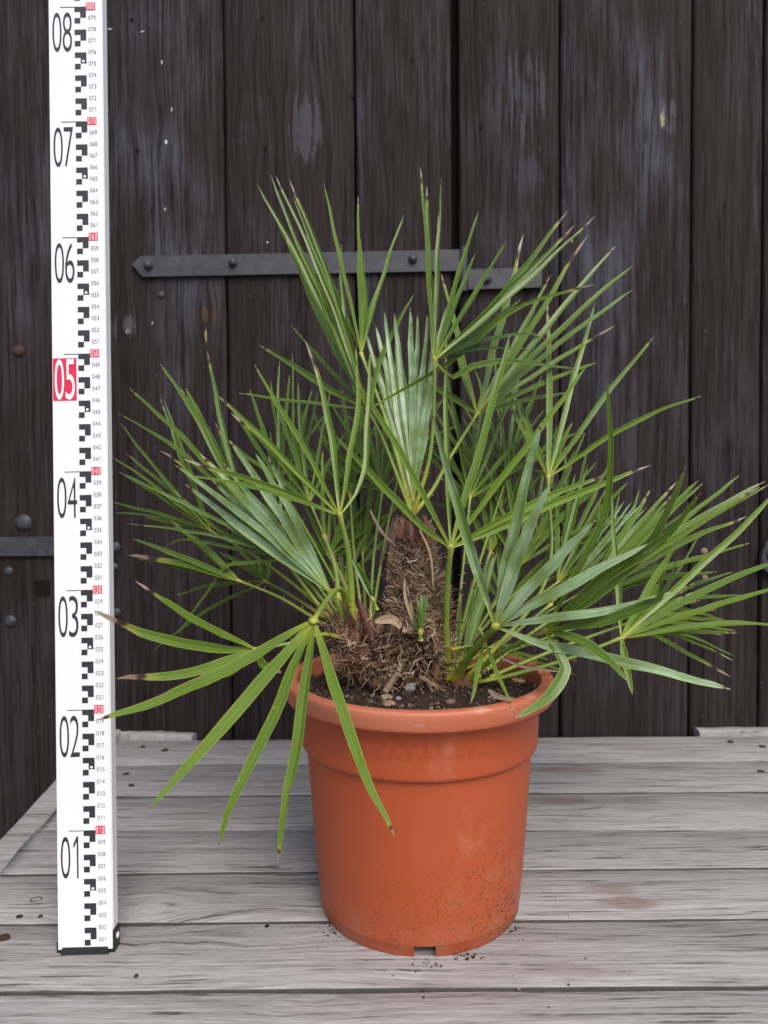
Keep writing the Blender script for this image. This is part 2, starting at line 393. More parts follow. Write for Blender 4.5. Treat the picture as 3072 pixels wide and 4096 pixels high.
def mat_stone(name, a, b):
    k = NT(name); p = k.pos; n = k.noise(p, 220.0, 5, 0.65)
    c = k.mix(k.step(n, 0.35, 0.65), a, b)
    return k.done(k.bsdf(c, 0.75, 0.3, k.bump(n, 0.5, 0.0012)).outputs[0])
def mat_pot():
    k = NT('terracotta_plastic'); p = k.obj; x, y, z = k.sep(p)
    n = k.noise(p, 9.0, 4); f = k.noise(p, 260.0, 3)
    c = k.mix(n, (0.385, 0.070, 0.020), (0.455, 0.088, 0.027))
    rim = k.step(z, 0.1955, 0.1995)
    c = k.mix(k.math('MULTIPLY', rim, k.math('ADD', 0.55, k.math('MULTIPLY', k.step(n, 0.35, 0.65), 0.35))), c, (0.47, 0.155, 0.085))
    # greek-key band: angle and height
    ang = k.math('ARCTAN2', x, k.math('MULTIPLY', y, -1.0))
    ku = k.math('ABSOLUTE', k.math('SUBTRACT', k.math('FRACT', k.math('MULTIPLY', ang, 4.4)), 0.5))
    kw = k.math('ABSOLUTE', k.math('SUBTRACT', k.math('FRACT', k.math('ADD', k.math('MULTIPLY', ang, 4.4), 0.5)), 0.5))
    kh = k.math('DIVIDE', k.math('SUBTRACT', z, 0.1675), 0.024)
    def rect(a, half, lo, hi): return k.math('MULTIPLY', k.step(a, half + .02, half - .02), k.math('MULTIPLY', k.step(kh, lo - .03, lo + .03), k.step(kh, hi + .03, hi - .03)))
    kp = k.math('MAXIMUM', k.math('MAXIMUM', rect(ku, .11, .05, .75), rect(ku, .30, .52, .75)), k.math('MAXIMUM', rect(kw, .09, .28, .95), rect(kw, .26, .08, .26)))
    band = k.math('MULTIPLY', k.step(z, 0.1675, 0.1682), k.step(z, 0.1915, 0.1908))
    key = k.math('MULTIPLY', k.math('MULTIPLY', kp, band), k.step(k.noise(p, 24.0, 2), 0.32, 0.6))
    c = k.mix(k.math('MULTIPLY', key, 0.4), c, (0.33, 0.052, 0.015))
    # chalky scuffs
    sc = k.noise(k.mapping(p, (14, 14, 9)), 1.0, 5, 0.65)
    scuff = k.math('MULTIPLY', k.step(sc, 0.57, 0.70), 0.3)
    c = k.mix(scuff, c, (0.56, 0.24, 0.15))
    rs = k.math('MULTIPLY', k.step(k.noise(k.mapping(p, (30, 30, 90)), 1.0, 5, 0.7), 0.55, 0.7), rim)
    c = k.mix(k.math('MULTIPLY', rs, 0.4), c, (0.60, 0.38, 0.31))
    # splashed soil: dense near the foot, heavier on the right
    wet = k.math('ADD', k.step(z, 0.20, -0.01), k.math('MULTIPLY', k.step(x, -0.01, 0.09), 0.45))
    d1 = k.voro(p, 430.0); d2 = k.voro(k.mapping(p, (1, 1, 1), (3, 4, 5)), 900.0)
    gate = k.noise(p, 42.0, 3)
    thr = k.math('SUBTRACT', k.math('MULTIPLY', wet, 0.34), k.math('MULTIPLY', gate, 0.22))
    s1 = k.step(k.math('SUBTRACT', d1, thr), 0.06, -0.02); s2 = k.step(k.math('SUBTRACT', d2, thr), 0.10, 0.0)
    c = k.mix(k.math('MULTIPLY', s2, 0.55), c, (0.30, 0.12, 0.06))
    c = k.mix(k.math('MULTIPLY', s1, k.step(k.noise(p, 120.0, 2), 0.44, 0.52)), c, (0.06, 0.03, 0.018))
    w1 = k.math('MULTIPLY', k.step(k.voro(k.mapping(p, (1, 1, 1), (9, 2, 1)), 300.0), 0.085, 0.05), k.step(k.noise(k.mapping(p, (1, 1, 1), (7, 7, 7)), 60.0, 2), 0.55, 0.6))
    c = k.mix(k.math('MULTIPLY', w1, 0.8), c, (0.62, 0.45, 0.38))
    dust = k.math('MULTIPLY', k.math('MULTIPLY', k.step(z, 0.05, 0.0), k.step(gate, 0.35, 0.7)), 0.4)
    c = k.mix(dust, c, (0.36, 0.17, 0.10))
    rough = k.math('ADD', 0.44, k.math('MULTIPLY', n, 0.16))
    rough = k.math('SUBTRACT', rough, k.math('MULTIPLY', key, 0.12))
    h = k.math('ADD', k.math('MULTIPLY', s1, 1.0), k.math('MULTIPLY', f, 0.12))
    return k.done(k.bsdf(c, rough, 0.45, k.bump(h, 0.35, 0.0006)).outputs[0])
def mat_iron():
    k = NT('black_painted_iron'); p = k.pos
    n = k.noise(p, 70.0, 5, 0.65); r = k.noise(k.mapping(p, (40, 40, 40), (2, 3, 4)), 1.0, 5, 0.7)
    c = k.ramp(n, [(0.3, (0.022, 0.022, 0.027)), (0.7, (0.055, 0.056, 0.066))])
    c = k.mix(k.math('MULTIPLY', k.step(r, 0.63, 0.74), 0.7), c, (0.13, 0.055, 0.028))
    return k.done(k.bsdf(c, 0.5, 0.5, k.bump(n, 0.5, 0.001)).outputs[0])

WALL_Y = 1.17
M = {}
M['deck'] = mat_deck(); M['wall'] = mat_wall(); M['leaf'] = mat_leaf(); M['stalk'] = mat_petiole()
M['fibre'] = mat_fibre(); M['husk'] = mat_husk(); M['redhusk'] = mat_husk('reddish_leaf_sheath', 0.6); M['trunk'] = mat_trunk()
M['soil'] = mat_soil(); M['crumb'] = mat_crumb(); M['pot'] = mat_pot(); M['iron'] = mat_iron()
M['root'] = plain('dry_root', (0.22, 0.165, 0.115), 0.85, 0.2, 240, 0.45, 0.6)
M['white'] = plain('staff_white', (0.80, 0.81, 0.82), 0.35, 0.4, 40, 0.015)
M['alu'] = plain('staff_edge_grey', (0.80, 0.82, 0.84), 0.45, 0.5, 60, 0.03)
M['ink'] = plain('staff_black_print', (0.030, 0.032, 0.036), 0.5, 0.4, 60, 0.1)
M['red'] = plain('staff_red_print', (0.68, 0.022, 0.075), 0.45, 0.4, 60, 0.05)
M['black'] = plain('black_plastic', (0.012, 0.012, 0.013), 0.35, 0.5, 120, 0.2)
M['rust'] = plain('rusted_iron', (0.055, 0.032, 0.024), 0.8, 0.3, 200, 0.5, 0.6)
M['hole'] = plain('dark_hole', (0.012, 0.009, 0.008), 0.9, 0.1, 200, 0.3)
M['ground'] = plain('ground_gravel', (0.16, 0.15, 0.14), 0.9, 0.2, 40, 0.4, 0.8)
M['joint_shade'] = plain('painted_joint_shade', (0.075, 0.068, 0.062), 0.95, 0.1, 300, 0.5)
M['paint'] = plain('white_paint_fleck', (0.55, 0.57, 0.6), 0.6, 0.3, 200, 0.2)

# ------------------------------------------------------------------ setting: ground, plank door, table
g = MB(); g.poly([(-6, -4, -0.72), (6, -4, -0.72), (6, 1.6, -0.72), (-6, 1.6, -0.72)])
tag(g.build('ground', M['ground'], None, False), kind='structure')

door = empty('plank_door', (0, WALL_Y, -0.70))
tag(door, 'dark brown stained vertical plank door with black iron strap hinge behind the table', 'door')
def wall_plank(x0, x1, z0, z1, y=0.0, th=0.03, seed=0, bev=0.004):
    """front face is at local y=0 (towards the viewer = -y); uneven rounded edges"""
    rr = random.Random(seed); nz = 44; mb = MB(); rows = []
    for i in range(nz + 1):
        z = z0 + (z1 - z0) * i / nz
        a = x0 + 0.0012 * (mnoise.noise((seed * 3.1, z * 6, 0)) + 0.6 * mnoise.noise((seed * 3.1, z * 30, 4)))
        b = x1 + 0.0012 * (mnoise.noise((seed * 3.1 + 9, z * 6, 0)) + 0.6 * mnoise.noise((seed * 3.1 + 9, z * 30, 4)))
        cup = 0.0012 * mnoise.noise((seed, z * 2, 7))
        rows.append([(a, th, z), (a, bev, z), (a + bev * 0.35, bev * 0.35, z), (a + bev, 0, z), ((a + b) / 2, cup, z), (b - bev, 0, z), (b - bev * 0.35, bev * 0.35, z), (b, bev, z), (b, th, z)])
    mb.quadstrip(rows)
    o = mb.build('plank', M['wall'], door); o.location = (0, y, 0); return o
def wx(px, py=1500): return on_y(px, py, WALL_Y).x
ZB, ZT = 0.0, 2.2
edges = [-1150, -640, -130, 372, 910, 1428, 1812]
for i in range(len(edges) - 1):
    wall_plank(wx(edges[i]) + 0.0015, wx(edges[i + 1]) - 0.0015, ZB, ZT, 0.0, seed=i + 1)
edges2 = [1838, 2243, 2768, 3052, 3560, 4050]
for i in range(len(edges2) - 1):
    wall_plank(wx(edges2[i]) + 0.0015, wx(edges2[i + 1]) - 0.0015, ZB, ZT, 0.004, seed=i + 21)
mb = MB(); mb.box((-1.4, 0.034, ZB), (1.4, 0.06, ZT)); mb.build('backing_board', M['hole'], door, False)

def wl(px, py, dy=0.0):                      # door-local point
    q = on_y(px, py, WALL_Y - dy); return Vector((q.x, q.y - WALL_Y, q.z + 0.70))
def flat_plate(pts_px, th, name, parent, mat, lift=0.0):
    mb = MB(); fr = []; bk = []
    for (px, py) in pts_px:
        q = wl(px, py); fr.append(Vector((q.x, -lift - th, q.z))); bk.append(Vector((q.x, -lift + 0.002, q.z)))
    c = sum(fr, Vector()) / len(fr)
    inner = [p + (c - p).normalized() * 0.0015 for p in fr]
    fr2 = [p + Vector((0, 0.0012, 0)) for p in fr]
    mb.poly(list(reversed(inner)))
    n = len(fr)
    for i in range(n):
        j = (i + 1) % n
        mb.poly([inner[i], inner[j], fr2[j], fr2[i]]); mb.poly([fr2[i], fr2[j], bk[j], bk[i]])
    o = mb.build(name, mat, parent, False)
    bm = bmesh.new(); bm.from_mesh(o.data); bmesh.ops.remove_doubles(bm, verts=bm.verts, dist=1e-6); bmesh.ops.recalc_face_normals(bm, faces=bm.faces); bm.to_mesh(o.data); bm.free()
    return o
def bolt_head(px, py, r, h, parent, mat, name='bolt', lift=0.0, sides=14, squash=1.0):
    q = wl(px, py); mb = MB(); rows = []
    for (rr, hh) in ((1.25, 0.0), (1.25, 0.10), (1.0, 0.18), (0.95, 0.6), (0.7, 0.9), (0.3, 1.0)):
        rows.append([Vector((q.x + r * rr * math.cos(2 * math.pi * j / sides), -lift - h * hh, q.z + squash * r * rr * math.sin(2 * math.pi * j / sides))) for j in range(sides)])
    mb.quadstrip(rows, closed=True); mb.poly(rows[-1])
    o = mb.build(name, mat, parent)
    bm = bmesh.new(); bm.from_mesh(o.data); bmesh.ops.recalc_face_normals(bm, faces=bm.faces); bm.to_mesh(o.data); bm.free()
    return o
hinge = flat_plate([(530, 1062), (566, 1030), (1840, 1003), (1840, 1088), (572, 1112)], 0.006, 'strap_hinge', door, M['iron'], 0.001)
for (px, py) in ((600, 1068), (935, 1058), (1650, 1043)): bolt_head(px, py, 0.0062, 0.008, hinge, M['iron'], 'bolt', 0.007)
hp = flat_plate([(1868, 1080), (2166, 1072), (2166, 1154), (1868, 1162)], 0.005, 'hinge_plate', door, M['iron'], 0.001)
bolt_head(1945, 1122, 0.0065, 0.009, hp, M['iron'], 'bolt', 0.006)
kn = MB(); a = wl(1853, 995); b = wl(1853, 1170)
kn.tube([Vector((a.x, -0.006, a.z)), Vector((b.x, -0.006, b.z))], 0.0065, 12); kn.build('hinge_knuckle', M['iron'], hinge)
st2 = flat_plate([(-500, 2152), (248, 2146), (285, 2180), (250, 2222), (-500, 2226)], 0.006, 'iron_strap', door, M['iron'], 0.001)
bk = flat_plate([(3052, 2170), (3075, 2140), (3180, 2140), (3180, 2300), (3072, 2300), (3030, 2265), (3036, 2210)], 0.006, 'iron_bracket', door, M['iron'], 0.005)
bolt_head(3080, 2215, 0.010, 0.008, bk, M['iron'], 'bolt', 0.011)
for (px, py, r, mt) in ((75, 1405, 0.0075, 'rust'), (95, 2092, 0.011, 'iron'), (35, 2285, 0.006, 'iron'), (42, 2485, 0.008, 'iron'), (645, 1180, 0.0045, 'iron'), (2820, 2206, 0.0045, 'root'), (2823, 2312, 0.0038, 'root'), (460, 2190, 0.0075, 'iron'), (458, 2268, .005, 'iron'), (466, 2450, .006, 'iron')):
    bolt_head(px, py, r, r * 0.45, door, M[mt], 'bolt', 0.001 if px < 1800 else -0.003)
for (px, py, w_, h_, an) in ((665, 570, .0042, .0085, 0), (648, 252, .0018, .009, 3), (440, 118, .008, .0022, 0), (570, 128, .008, .002, 20), (687, 440, .0016, .009, -6), (661, 838, .0016, .007, 8), (610, 1292, .0015, .005, 0), (2290, 960, .0012, .009, 6), (1070, 970, .003, .004, 20)):
    q = wl(px, py); mb = MB(); ca, sa = math.cos(math.radians(an)), math.sin(math.radians(an))
    ring = [(math.cos(t) * w_ / 2 * (1 + .15 * math.sin(3 * t)), math.sin(t) * h_ / 2) for t in [i * math.pi / 5 for i in range(10)]]
    ring = [(x * ca - z * sa, x * sa + z * ca) for x, z in ring]
    top = [Vector((q.x + x * .8, -0.0014, q.z + z * .8)) for x, z in ring]; bot = [Vector((q.x + x, 0.001, q.z + z)) for x, z in ring]
    if px > 1800:
        for v in top + bot: v.y += 0.004
    mb.quadstrip([bot, top], closed=True); mb.poly(top); mb.build('paint_fleck', M['paint'], door)
for (px, py) in ((527, 80), (1048, 73), (551, 605), (1060, 595), (1412, 385), (1924, 505), (1650, 240)):
    q = wl(px, py); mb = MB()
    mb.poly([Vector((q.x + .0028 * math.cos(t), -0.0012 + (0.004 if px > 1800 else 0), q.z + .0034 * math.sin(t))) for t in [i * math.pi / 5 for i in range(10)]]); mb.build('nail_hole', M['hole'], door)
sl = wl(170, 2352); mb = MB(); mb.box((sl.x - .012, -.0015, sl.z - .012), (sl.x + .012, 0.004, sl.z + .012)); mb.build('slot', M['hole'], door, False)

# table: boards run left to right
table = empty('wooden_table', (0, 0, -0.72))
tag(table, 'weathered grey plank table under the terracotta pot', 'table')
seam_px = [(2963, 2944), (3060, 3047), (3188, 3169), (3320, 3320), (3501, 3478), (3700, 3684), (3971, 3955), (4330, 4320), (4850, 4840)]
def seam(i, side):
    l, r = seam_px[i]; a = on_z(300, l); b = on_z(2700, r); t = (side - a.x) / (b.x - a.x); return a.y + (b.y - a.y) * t
XL0, XR0 = on_z(485, 2950).x, 0.80
TH = 0.024
def deck_plank(i):
    rr = random.Random(100 + i); nx = 90; mb = MB(); rows = []
    zo = rr.uniform(-0.0012, 0.0008)
    fr_l = on_z(485, 2950); fr_f = on_z(10, 3590)
    def xl(y): return fr_l.x + (fr_f.x - fr_l.x) * (y - fr_l.y) / (fr_f.y - fr_l.y)
    gap = 0.0012 if i else 0.0
    for j in range(nx + 1):
        t = j / nx
        xa = XL0 + (XR0 - XL0) * t
        yb = seam(i, xa) - gap; yf = seam(i + 1, xa) + 0.0012
        e = lambda q, s: 0.0016 * mnoise.noise((xa * 9, q * 7.7, s)) + 0.0007 * mnoise.noise((xa * 55, q * 3.3, s + 5))
        yb += e(i, 1); yf += e(i, 2)
        zz = zo + 0.0008 * mnoise.noise((xa * 3, i * 5.1, 3))
        if i == 0: yb += 0.0035 * mnoise.noise((xa * 4, 2.2, 0))
        bv = 0.0018 + 0.0010 * mnoise.noise((xa * 7, i * 2.0, 9))
        ys = [yf, yf, yf + bv * .4, yf + bv, (yf + yb) / 2, yb - bv, yb - bv * .4, yb, yb]
        zs = [-TH, -bv, -bv * .35, 0, 0.0004, 0, -bv * .35, -bv, -TH]
        row = []
        for y_, z_ in zip(ys, zs):
            xo = xa
            if j == 0: xo = xl(y_) + 0.004 * mnoise.noise((y_ * 40, i * 3.0, 1)) + 0.0015 * mnoise.noise((y_ * 300, i, 4))
            row.append((xo, y_, z_ + zz + 0.72))
        rows.append(row)
    mb.quadstrip(rows)
    mb.poly(list(reversed(rows[0]))); mb.poly(rows[-1])
    o = mb.build('plank', M['deck'], table)
    o.data.materials.append(M['joint_shade'])
    for k, pg in enumerate(o.data.polygons):          # shade of the open joints, put into the colour of the side faces
        if k < nx * 8 and k % 8 in (0, 1, 7): pg.material_index = 1
    return o
planks = [deck_plank(i) for i in range(len(seam_px) - 1)]
def bar(x0, y0, x1, y1, w, z0, z1, name, seed=0, par=table):
    mb = MB(); d = Vector((x1 - x0, y1 - y0, 0)); n = d.cross(Vector((0, 0, 1))).normalized(); rows = []
    N = 36
    for i in range(N + 1):
        p = Vector((x0, y0, 0)) + d * (i / N); b = 0.003
        e1 = 0.001 * mnoise.noise((i * .5, seed, 1)); e2 = 0.0014 * mnoise.noise((i * .4, seed, 5)); ez = 0.0012 * mnoise.noise((i * .3, seed, 8))
        rows.append([p + n * (-w / 2 + e1) + Vector((0, 0, z0)), p + n * (-w / 2 + e1) + Vector((0, 0, z1 - b + ez)), p + n * (-w / 2 + b + e1) + Vector((0, 0, z1 + ez)),
                     p + n * (w / 2 - b + e2) + Vector((0, 0, z1 + ez)), p + n * (w / 2 + e2) + Vector((0, 0, z1 - b + ez)), p + n * (w / 2 + e2) + Vector((0, 0, z0))])
    mb.quadstrip(rows); mb.poly(rows[0]); mb.poly(list(reversed(rows[-1])))
    return mb.build(name, M['deck'], par)
lf, lb = on_z(-60, 3690), on_z(485, 2935)
bar(lf.x - 0.030, lf.y - 0.10, lb.x - 0.022, lb.y + 0.02, 0.034, 0.66, 0.722, 'side_rail', 2)
bl = on_z(500, 2930); br_ = on_z(765, 2950)
bar(bl.x - 0.01, bl.y + 0.012, br_.x, br_.y + 0.018, 0.020, 0.69, 0.7192, 'back_batten', 3)
c1, c2 = on_z(2800, 2925), on_z(3072, 2930)
bar(c1.x, c1.y + 0.012, c2.x + 0.30, c2.y + 0.014, 0.024, 0.69, 0.7196, 'back_batten', 5)
for (x, y) in ((lb.x + .03, lb.y - .06), (0.74, lb.y - .06), (lb.x + .03, 0.33), (0.74, 0.33)):
    mb = MB(); mb.box((x - .03, y - .03, 0), (x + .03, y + .03, 0.72 - TH - 0.002)); mb.build('leg', M['deck'], table, False)
for (px, py, r, mt) in ((145, 3600, .0046, 'hole'), (78, 3668, .003, 'rust'), (162, 3667, .0024, 'rust'), (15, 3752, .0052, 'rust'), (505, 3096, .0042, 'rust'), (525, 3142, .004, 'rust'), (660, 3000, .0045, 'rust'), (572, 2985, .003, 'rust'),
                        (2922, 2966, .0045, 'rust'), (3050, 2985, .0042, 'rust'), (3043, 3085, .0042, 'rust'), (745, 3530, .003, 'rust'), (1068, 3706, .002, 'hole'), (2275, 3565, .0017, 'hole'), (2330, 3540, .0014, 'rust'), (545, 3905, .002, 'rust')):
    q = on_z(px, py, 0.0006); mb = MB()
    rows = [[(q.x + r * s * math.cos(t) * (1 + .2 * math.sin(2 * t + px)), q.y + r * s * math.sin(t), 0.72 + z) for t in [i * math.pi / 6 for i in range(12)]] for s, z in ((1.1, -0.004), (1.0, 0.0013), (0.6, 0.0009))]
    mb.quadstrip(rows, closed=True); mb.poly(rows[-1]); mb.build('nail', M[mt], table)

# ------------------------------------------------------------------ levelling staff
SX, SY = -0.273131, 0.600526
lx, ly = -0.0154, 0.0582
ax = Vector((lx, ly, 1)).normalized(); ur = Vector((1, 0.006, 0)); ur = (ur - ax * ur.dot(ax)).normalized(); fy = ax.cross(ur)
staff = empty('levelling_staff', (SX, SY, 0.0015))
staff.rotation_euler = Matrix(((ur.x, fy.x, ax.x), (ur.y, fy.y, ax.y), (ur.z, fy.z, ax.z))).to_euler()
tag(staff, 'tall white levelling staff with black block graduations standing on the table', 'measuring staff')
KW = 0.00984; WD, DPTH, TOP = 4.6 * KW, 0.0112, 1.02
mb = MB(); mb.box((0, 0, 0.002), (WD, DPTH, TOP)); sb = mb.build('body', M['white'], staff, False)
bv = sb.modifiers.new('bevel', 'BEVEL'); bv.width = 0.0006; bv.segments = 2
mb = MB(); mb.box((WD - 0.0002, 0.0012, 0.018), (WD + 0.0005, DPTH + 0.0004, TOP)); mb.build('side_strip', M['alu'], staff, False)
# foot: black cap with side cheeks and a front lip
cap = MB()
cap.box((-0.0012, 0.001, -0.0012), (WD + 0.0014, DPTH + 0.0014, 0.0019))
cap.box((WD + 0.0001, 0.0008, 0.0019), (WD + 0.0016, DPTH + 0.0014, 0.0165)); cap.box((-0.0014, 0.0008, 0.0019), (-0.0001, DPTH + 0.0014, 0.0075))
lip = [(0.0028, -0.0022, -0.0008), (WD - 0.0028, -0.0022, -0.0008), (WD - 0.0040, -0.0010, 0.0042), (0.0040, -0.0010, 0.0042)]
lipb = [(x, 0.0008, z) for x, _, z in lip]
cap.poly(lip)
for i in range(4): cap.poly([lip[i], lipb[i], lipb[(i + 1) % 4], lip[(i + 1) % 4]])
cap.build('end_cap', M['black'], staff, False)
sc_ = MB(); rows = [[(WD + 0.0016 + dx, 0.0075 + r * math.cos(t), 0.0095 + r * math.sin(t)) for t in [i * math.pi / 5 for i in range(10)]] for r, dx in ((0.0026, 0), (0.0024, .0008), (0.0012, .0010))]
sc_.quadstrip(rows, closed=True); sc_.poly(rows[-1]); sc_.build('screw', M['alu'], staff)

def text_mesh(body):
    cu = bpy.data.curves.new('t', 'FONT'); cu.body = body; cu.size = 1.0; cu.resolution_u = 4
    cu.space_character = 1.0
    o = bpy.data.objects.new('t', cu); col.objects.link(o)
    dg = bpy.context.evaluated_depsgraph_get()
    me = bpy.data.meshes.new_from_object(o.evaluated_get(dg)); bpy.data.objects.remove(o); bpy.data.curves.remove(cu)
    return me
_digit = {}
def digit_polys(ch, off=0.0):
    if ch == '1': return ([(.62, 0), (.92, 0), (.92, 1), (.62, 1), (.0, .70), (.0, .82), (.62, .88)], [(0, 1, 2, 3), (4, 6, 3, 5)])
    if (ch, off) not in _digit:
        cu = bpy.data.curves.new('t', 'FONT'); cu.body = ch; cu.size = 1.0; cu.resolution_u = 5; cu.offset = off
        o = bpy.data.objects.new('t', cu); col.objects.link(o)
        dg = bpy.context.evaluated_depsgraph_get()
        me = bpy.data.meshes.new_from_object(o.evaluated_get(dg)); bpy.data.objects.remove(o); bpy.data.curves.remove(cu)
        vs_ = [v.co.copy() for v in me.vertices]; fs = [tuple(p.vertices) for p in me.polygons]
        x0 = min(v.x for v in vs_); x1 = max(v.x for v in vs_); y0 = min(v.y for v in vs_); y1 = max(v.y for v in vs_)
        _digit[(ch, off)] = ([((v.x - x0) / (x1 - x0), (v.y - y0) / (y1 - y0)) for v in vs_], fs)
        bpy.data.meshes.remove(me)
    return _digit[(ch, off)]
def number(text, x0, x1, z0, z1, mat, parent, y=-0.00025, off=0.0, name='number', fill=0.84):
    mb = MB(); n = len(text); cw = (x1 - x0) / n
    for i, ch in enumerate(text):
        vs_, fs = digit_polys(ch, off); w = cw * fill * (0.55 if ch == '1' else 1.0)
        xo = x0 + cw * i + (cw - w) / 2; b = len(mb.v)
        mb.v.extend([(xo + u * w, y, z0 + v * (z1 - z0)) for u, v in vs_])
        for f in fs:
            mb.f.append(tuple(b + k for k in f)); mb.uv.append(((0, 0),) * len(f))
    return mb.build(name, mat, parent, False)
def rects(mb, lst, y=-0.0002):
    for (x0, z0, x1, z1) in lst: mb.poly([(x0 * KW, y, z0), (x1 * KW, y, z0), (x1 * KW, y, z1), (x0 * KW, y, z1)])
cm = 0.01
BX0, BX1, BXM = 2.27, 3.27, 2.77
for N in range(2, 96, 2):
    mb = MB(); z = N * cm
    L = [(BX0, z - .0046, BX1, z), (BXM, z - .0096, BX1, z - .0046), (BX0, z - .0146, BXM, z - .0099)]
    if N % 10 == 0: L.append((1.02, z - .0006, BX0, z))
    rects(mb, L)
    if N % 10 == 6:
        mb.poly([(BX1 * KW, -.0002, z - .0096), ((BX1 + .06) * KW, -.0002, z - .0096), (BX1 * KW, -.0002, z - .0085)])
        mb.poly([((BX0 - .06) * KW, -.0002, z - .0146), (BX0 * KW, -.0002, z - .0146), (BX0 * KW, -.0002, z - .0135)])
    mk = mb.build('graduation_mark', M['ink'], staff, False)
    if N % 10 == 6:
        d = MB(); d.poly([((BXM + .245) * KW + .00115 * math.cos(t), -.00045, z - .0078 + .00115 * math.sin(t)) for t in [i * math.pi / 9 for i in range(18)]])
        d.build('dot', M['white'], mk, False)
for N in range(1, 96):
    z = N * cm; s = '%03d' % N
    if N % 10 == 0:
        p = MB(); rects(p, [(3.285, z - .0033, 4.08, z + .0036)], -.00022); pl = p.build('red_plate', M['red'], staff, False)
        number(s, 3.31 * KW, 4.055 * KW, z - .0028, z + .0030, M['white'], pl, -.00045, 0.0, fill=.68)
    else:
        number(s, 3.44 * KW, 4.13 * KW, z - .0016, z + .0020, M['ink'], staff, off=-0.010, fill=.74)
for D in range(1, 10):
    z = D * 0.1; s = '%02d' % D
    if D == 5:
        p = MB(); rects(p, [(.08, z - .0398, 2.10, z - .0036)], -.0002); pl = p.build('red_plate', M['red'], staff, False)
        number(s, .18 * KW, 2.02 * KW, z - .0390, z - .0044, M['white'], pl, -.00045, 0.0, 'large_number', .88)
    else:
        number(s, .28 * KW, 2.08 * KW, z - .0393, z - .0048, M['ink'], staff, -.0002, -0.010, 'large_number', .90)

# ------------------------------------------------------------------ pot
PX = (1670 - 1536) / F_PX * DP
POT = Vector((PX, DP, 0.001))
pot = None
def lathe(prof, n=128, skip=None):
    mb = MB(); b = 0
    for r, z in prof:
        for j in range(n):
            t = 2 * math.pi * j / n - math.pi / 2; mb.v.append((r * math.cos(t), r * math.sin(t), z))
    for i in range(len(prof) - 1):
        for j in range(n):
            if skip and skip(i, j): continue
            k = (j + 1) % n
            mb.f.append((i * n + j, i * n + k, (i + 1) * n + k, (i + 1) * n + j)); mb.uv.append(((0, 0),) * 4)
    return mb
prof = [(0.0868, 0.0), (0.0903, 0.0), (0.0918, 0.002), (0.0924, 0.0100), (0.0929, 0.0106), (0.0932, 0.0116), (0.0953, 0.045), (0.0985, 0.090), (0.1026, 0.1455), (0.1028, 0.1490), (0.1040, 0.1500), (0.1072, 0.1512), (0.1086, 0.1530), (0.1090, 0.1555),
        (0.1108, 0.1930), (0.1112, 0.1945), (0.1122, 0.1950), (0.1210, 0.1952), (0.1226, 0.1958), (0.1231, 0.1972), (0.1238, 0.2060), (0.1238, 0.2095), (0.1230, 0.2114), (0.1212, 0.2121), (0.1150, 0.2119), (0.1124, 0.2112), (0.1108, 0.2070), (0.1090, 0.1900), (0.1040, 0.150), (0.0950, 0.030), (0.0900, 0.0105)]
slots = (0, 32, 64, 96)
def is_slot(j): return any(min((j - s) % 128, (s - j) % 128) <= 3 or (j - s) % 128 == 124 for s in slots)
pm = lathe(prof, 128, lambda i, j: i in (0, 1, 2) and is_slot(j) and (j % 32 in (0, 1, 31, 30)))
pm.poly([(0.090 * math.cos(2 * math.pi * j / 64), 0.090 * math.sin(2 * math.pi * j / 64), 0.0104) for j in range(64)])
# inside wall of the foot ring
n0 = len(pm.v)
for z in (0.0, 0.0104):
    for j in range(128):
        t = 2 * math.pi * j / 128 - math.pi / 2; pm.v.append((0.0868 * math.cos(t), 0.0868 * math.sin(t), z))
for j in range(128):
    if is_slot(j) and (j % 32 in (0, 1, 31, 30)): continue
    k = (j + 1) % 128; pm.f.append((n0 + k, n0 + j, n0 + 128 + j, n0 + 128 + k)); pm.uv.append(((0, 0),) * 4)
for s in slots:
    for j in (s - 2, s + 2):
        t = 2 * math.pi * j / 128 - math.pi / 2; c_, s_ = math.cos(t), math.sin(t)
        pm.poly([(r * c_, r * s_, z) for r, z in ((0.0868, 0), (0.0903, 0), (0.0918, 0.002), (0.0924, 0.0102), (0.0868, 0.0104))])
pot = empty('plant_pot', POT)
tag(pot, 'round terracotta orange plastic plant pot holding the palm', 'plant pot')
pb = pm.build('pot_body', M['pot'], pot)
bm = bmesh.new(); bm.from_mesh(pb.data); bmesh.ops.remove_doubles(bm, verts=bm.verts, dist=1e-5); bm.to_mesh(pb.data); bm.free()
for e in pb.data.edges: pass
pb.data.set_sharp_from_angle(angle=math.radians(50))

SOIL_Z = 0.2025
# soil: lumpy disc plus crumbs
def soil_h(x, y):
    r = math.hypot(x, y)
    h = 0.004 * mnoise.noise((x * 22, y * 22, 1)) + 0.0025 * mnoise.noise((x * 70, y * 70, 2)) + 0.0012 * mnoise.noise((x * 180, y * 180, 6))
    h += 0.006 * math.exp(-(r / 0.05) ** 2) - 0.002 * (r / 0.11) ** 4
    return SOIL_Z + h - 0.065 * y
sm = MB(); rows = []
NR, NA = 44, 132
for i in range(NR + 1):
    r = 0.1095 * i / NR + 0.0001
    rows.append([(r * math.cos(2 * math.pi * j / NA), r * math.sin(2 * math.pi * j / NA), soil_h(r * math.cos(2 * math.pi * j / NA), r * math.sin(2 * math.pi * j / NA))) for j in range(NA)])
sm.quadstrip(rows, closed=True)
soil = sm.build('soil', M['soil']); soil.location = (POT.x, POT.y, POT.z)
tag(soil, 'dark crumbly potting soil with pebbles filling the pot', 'soil', kind='stuff')
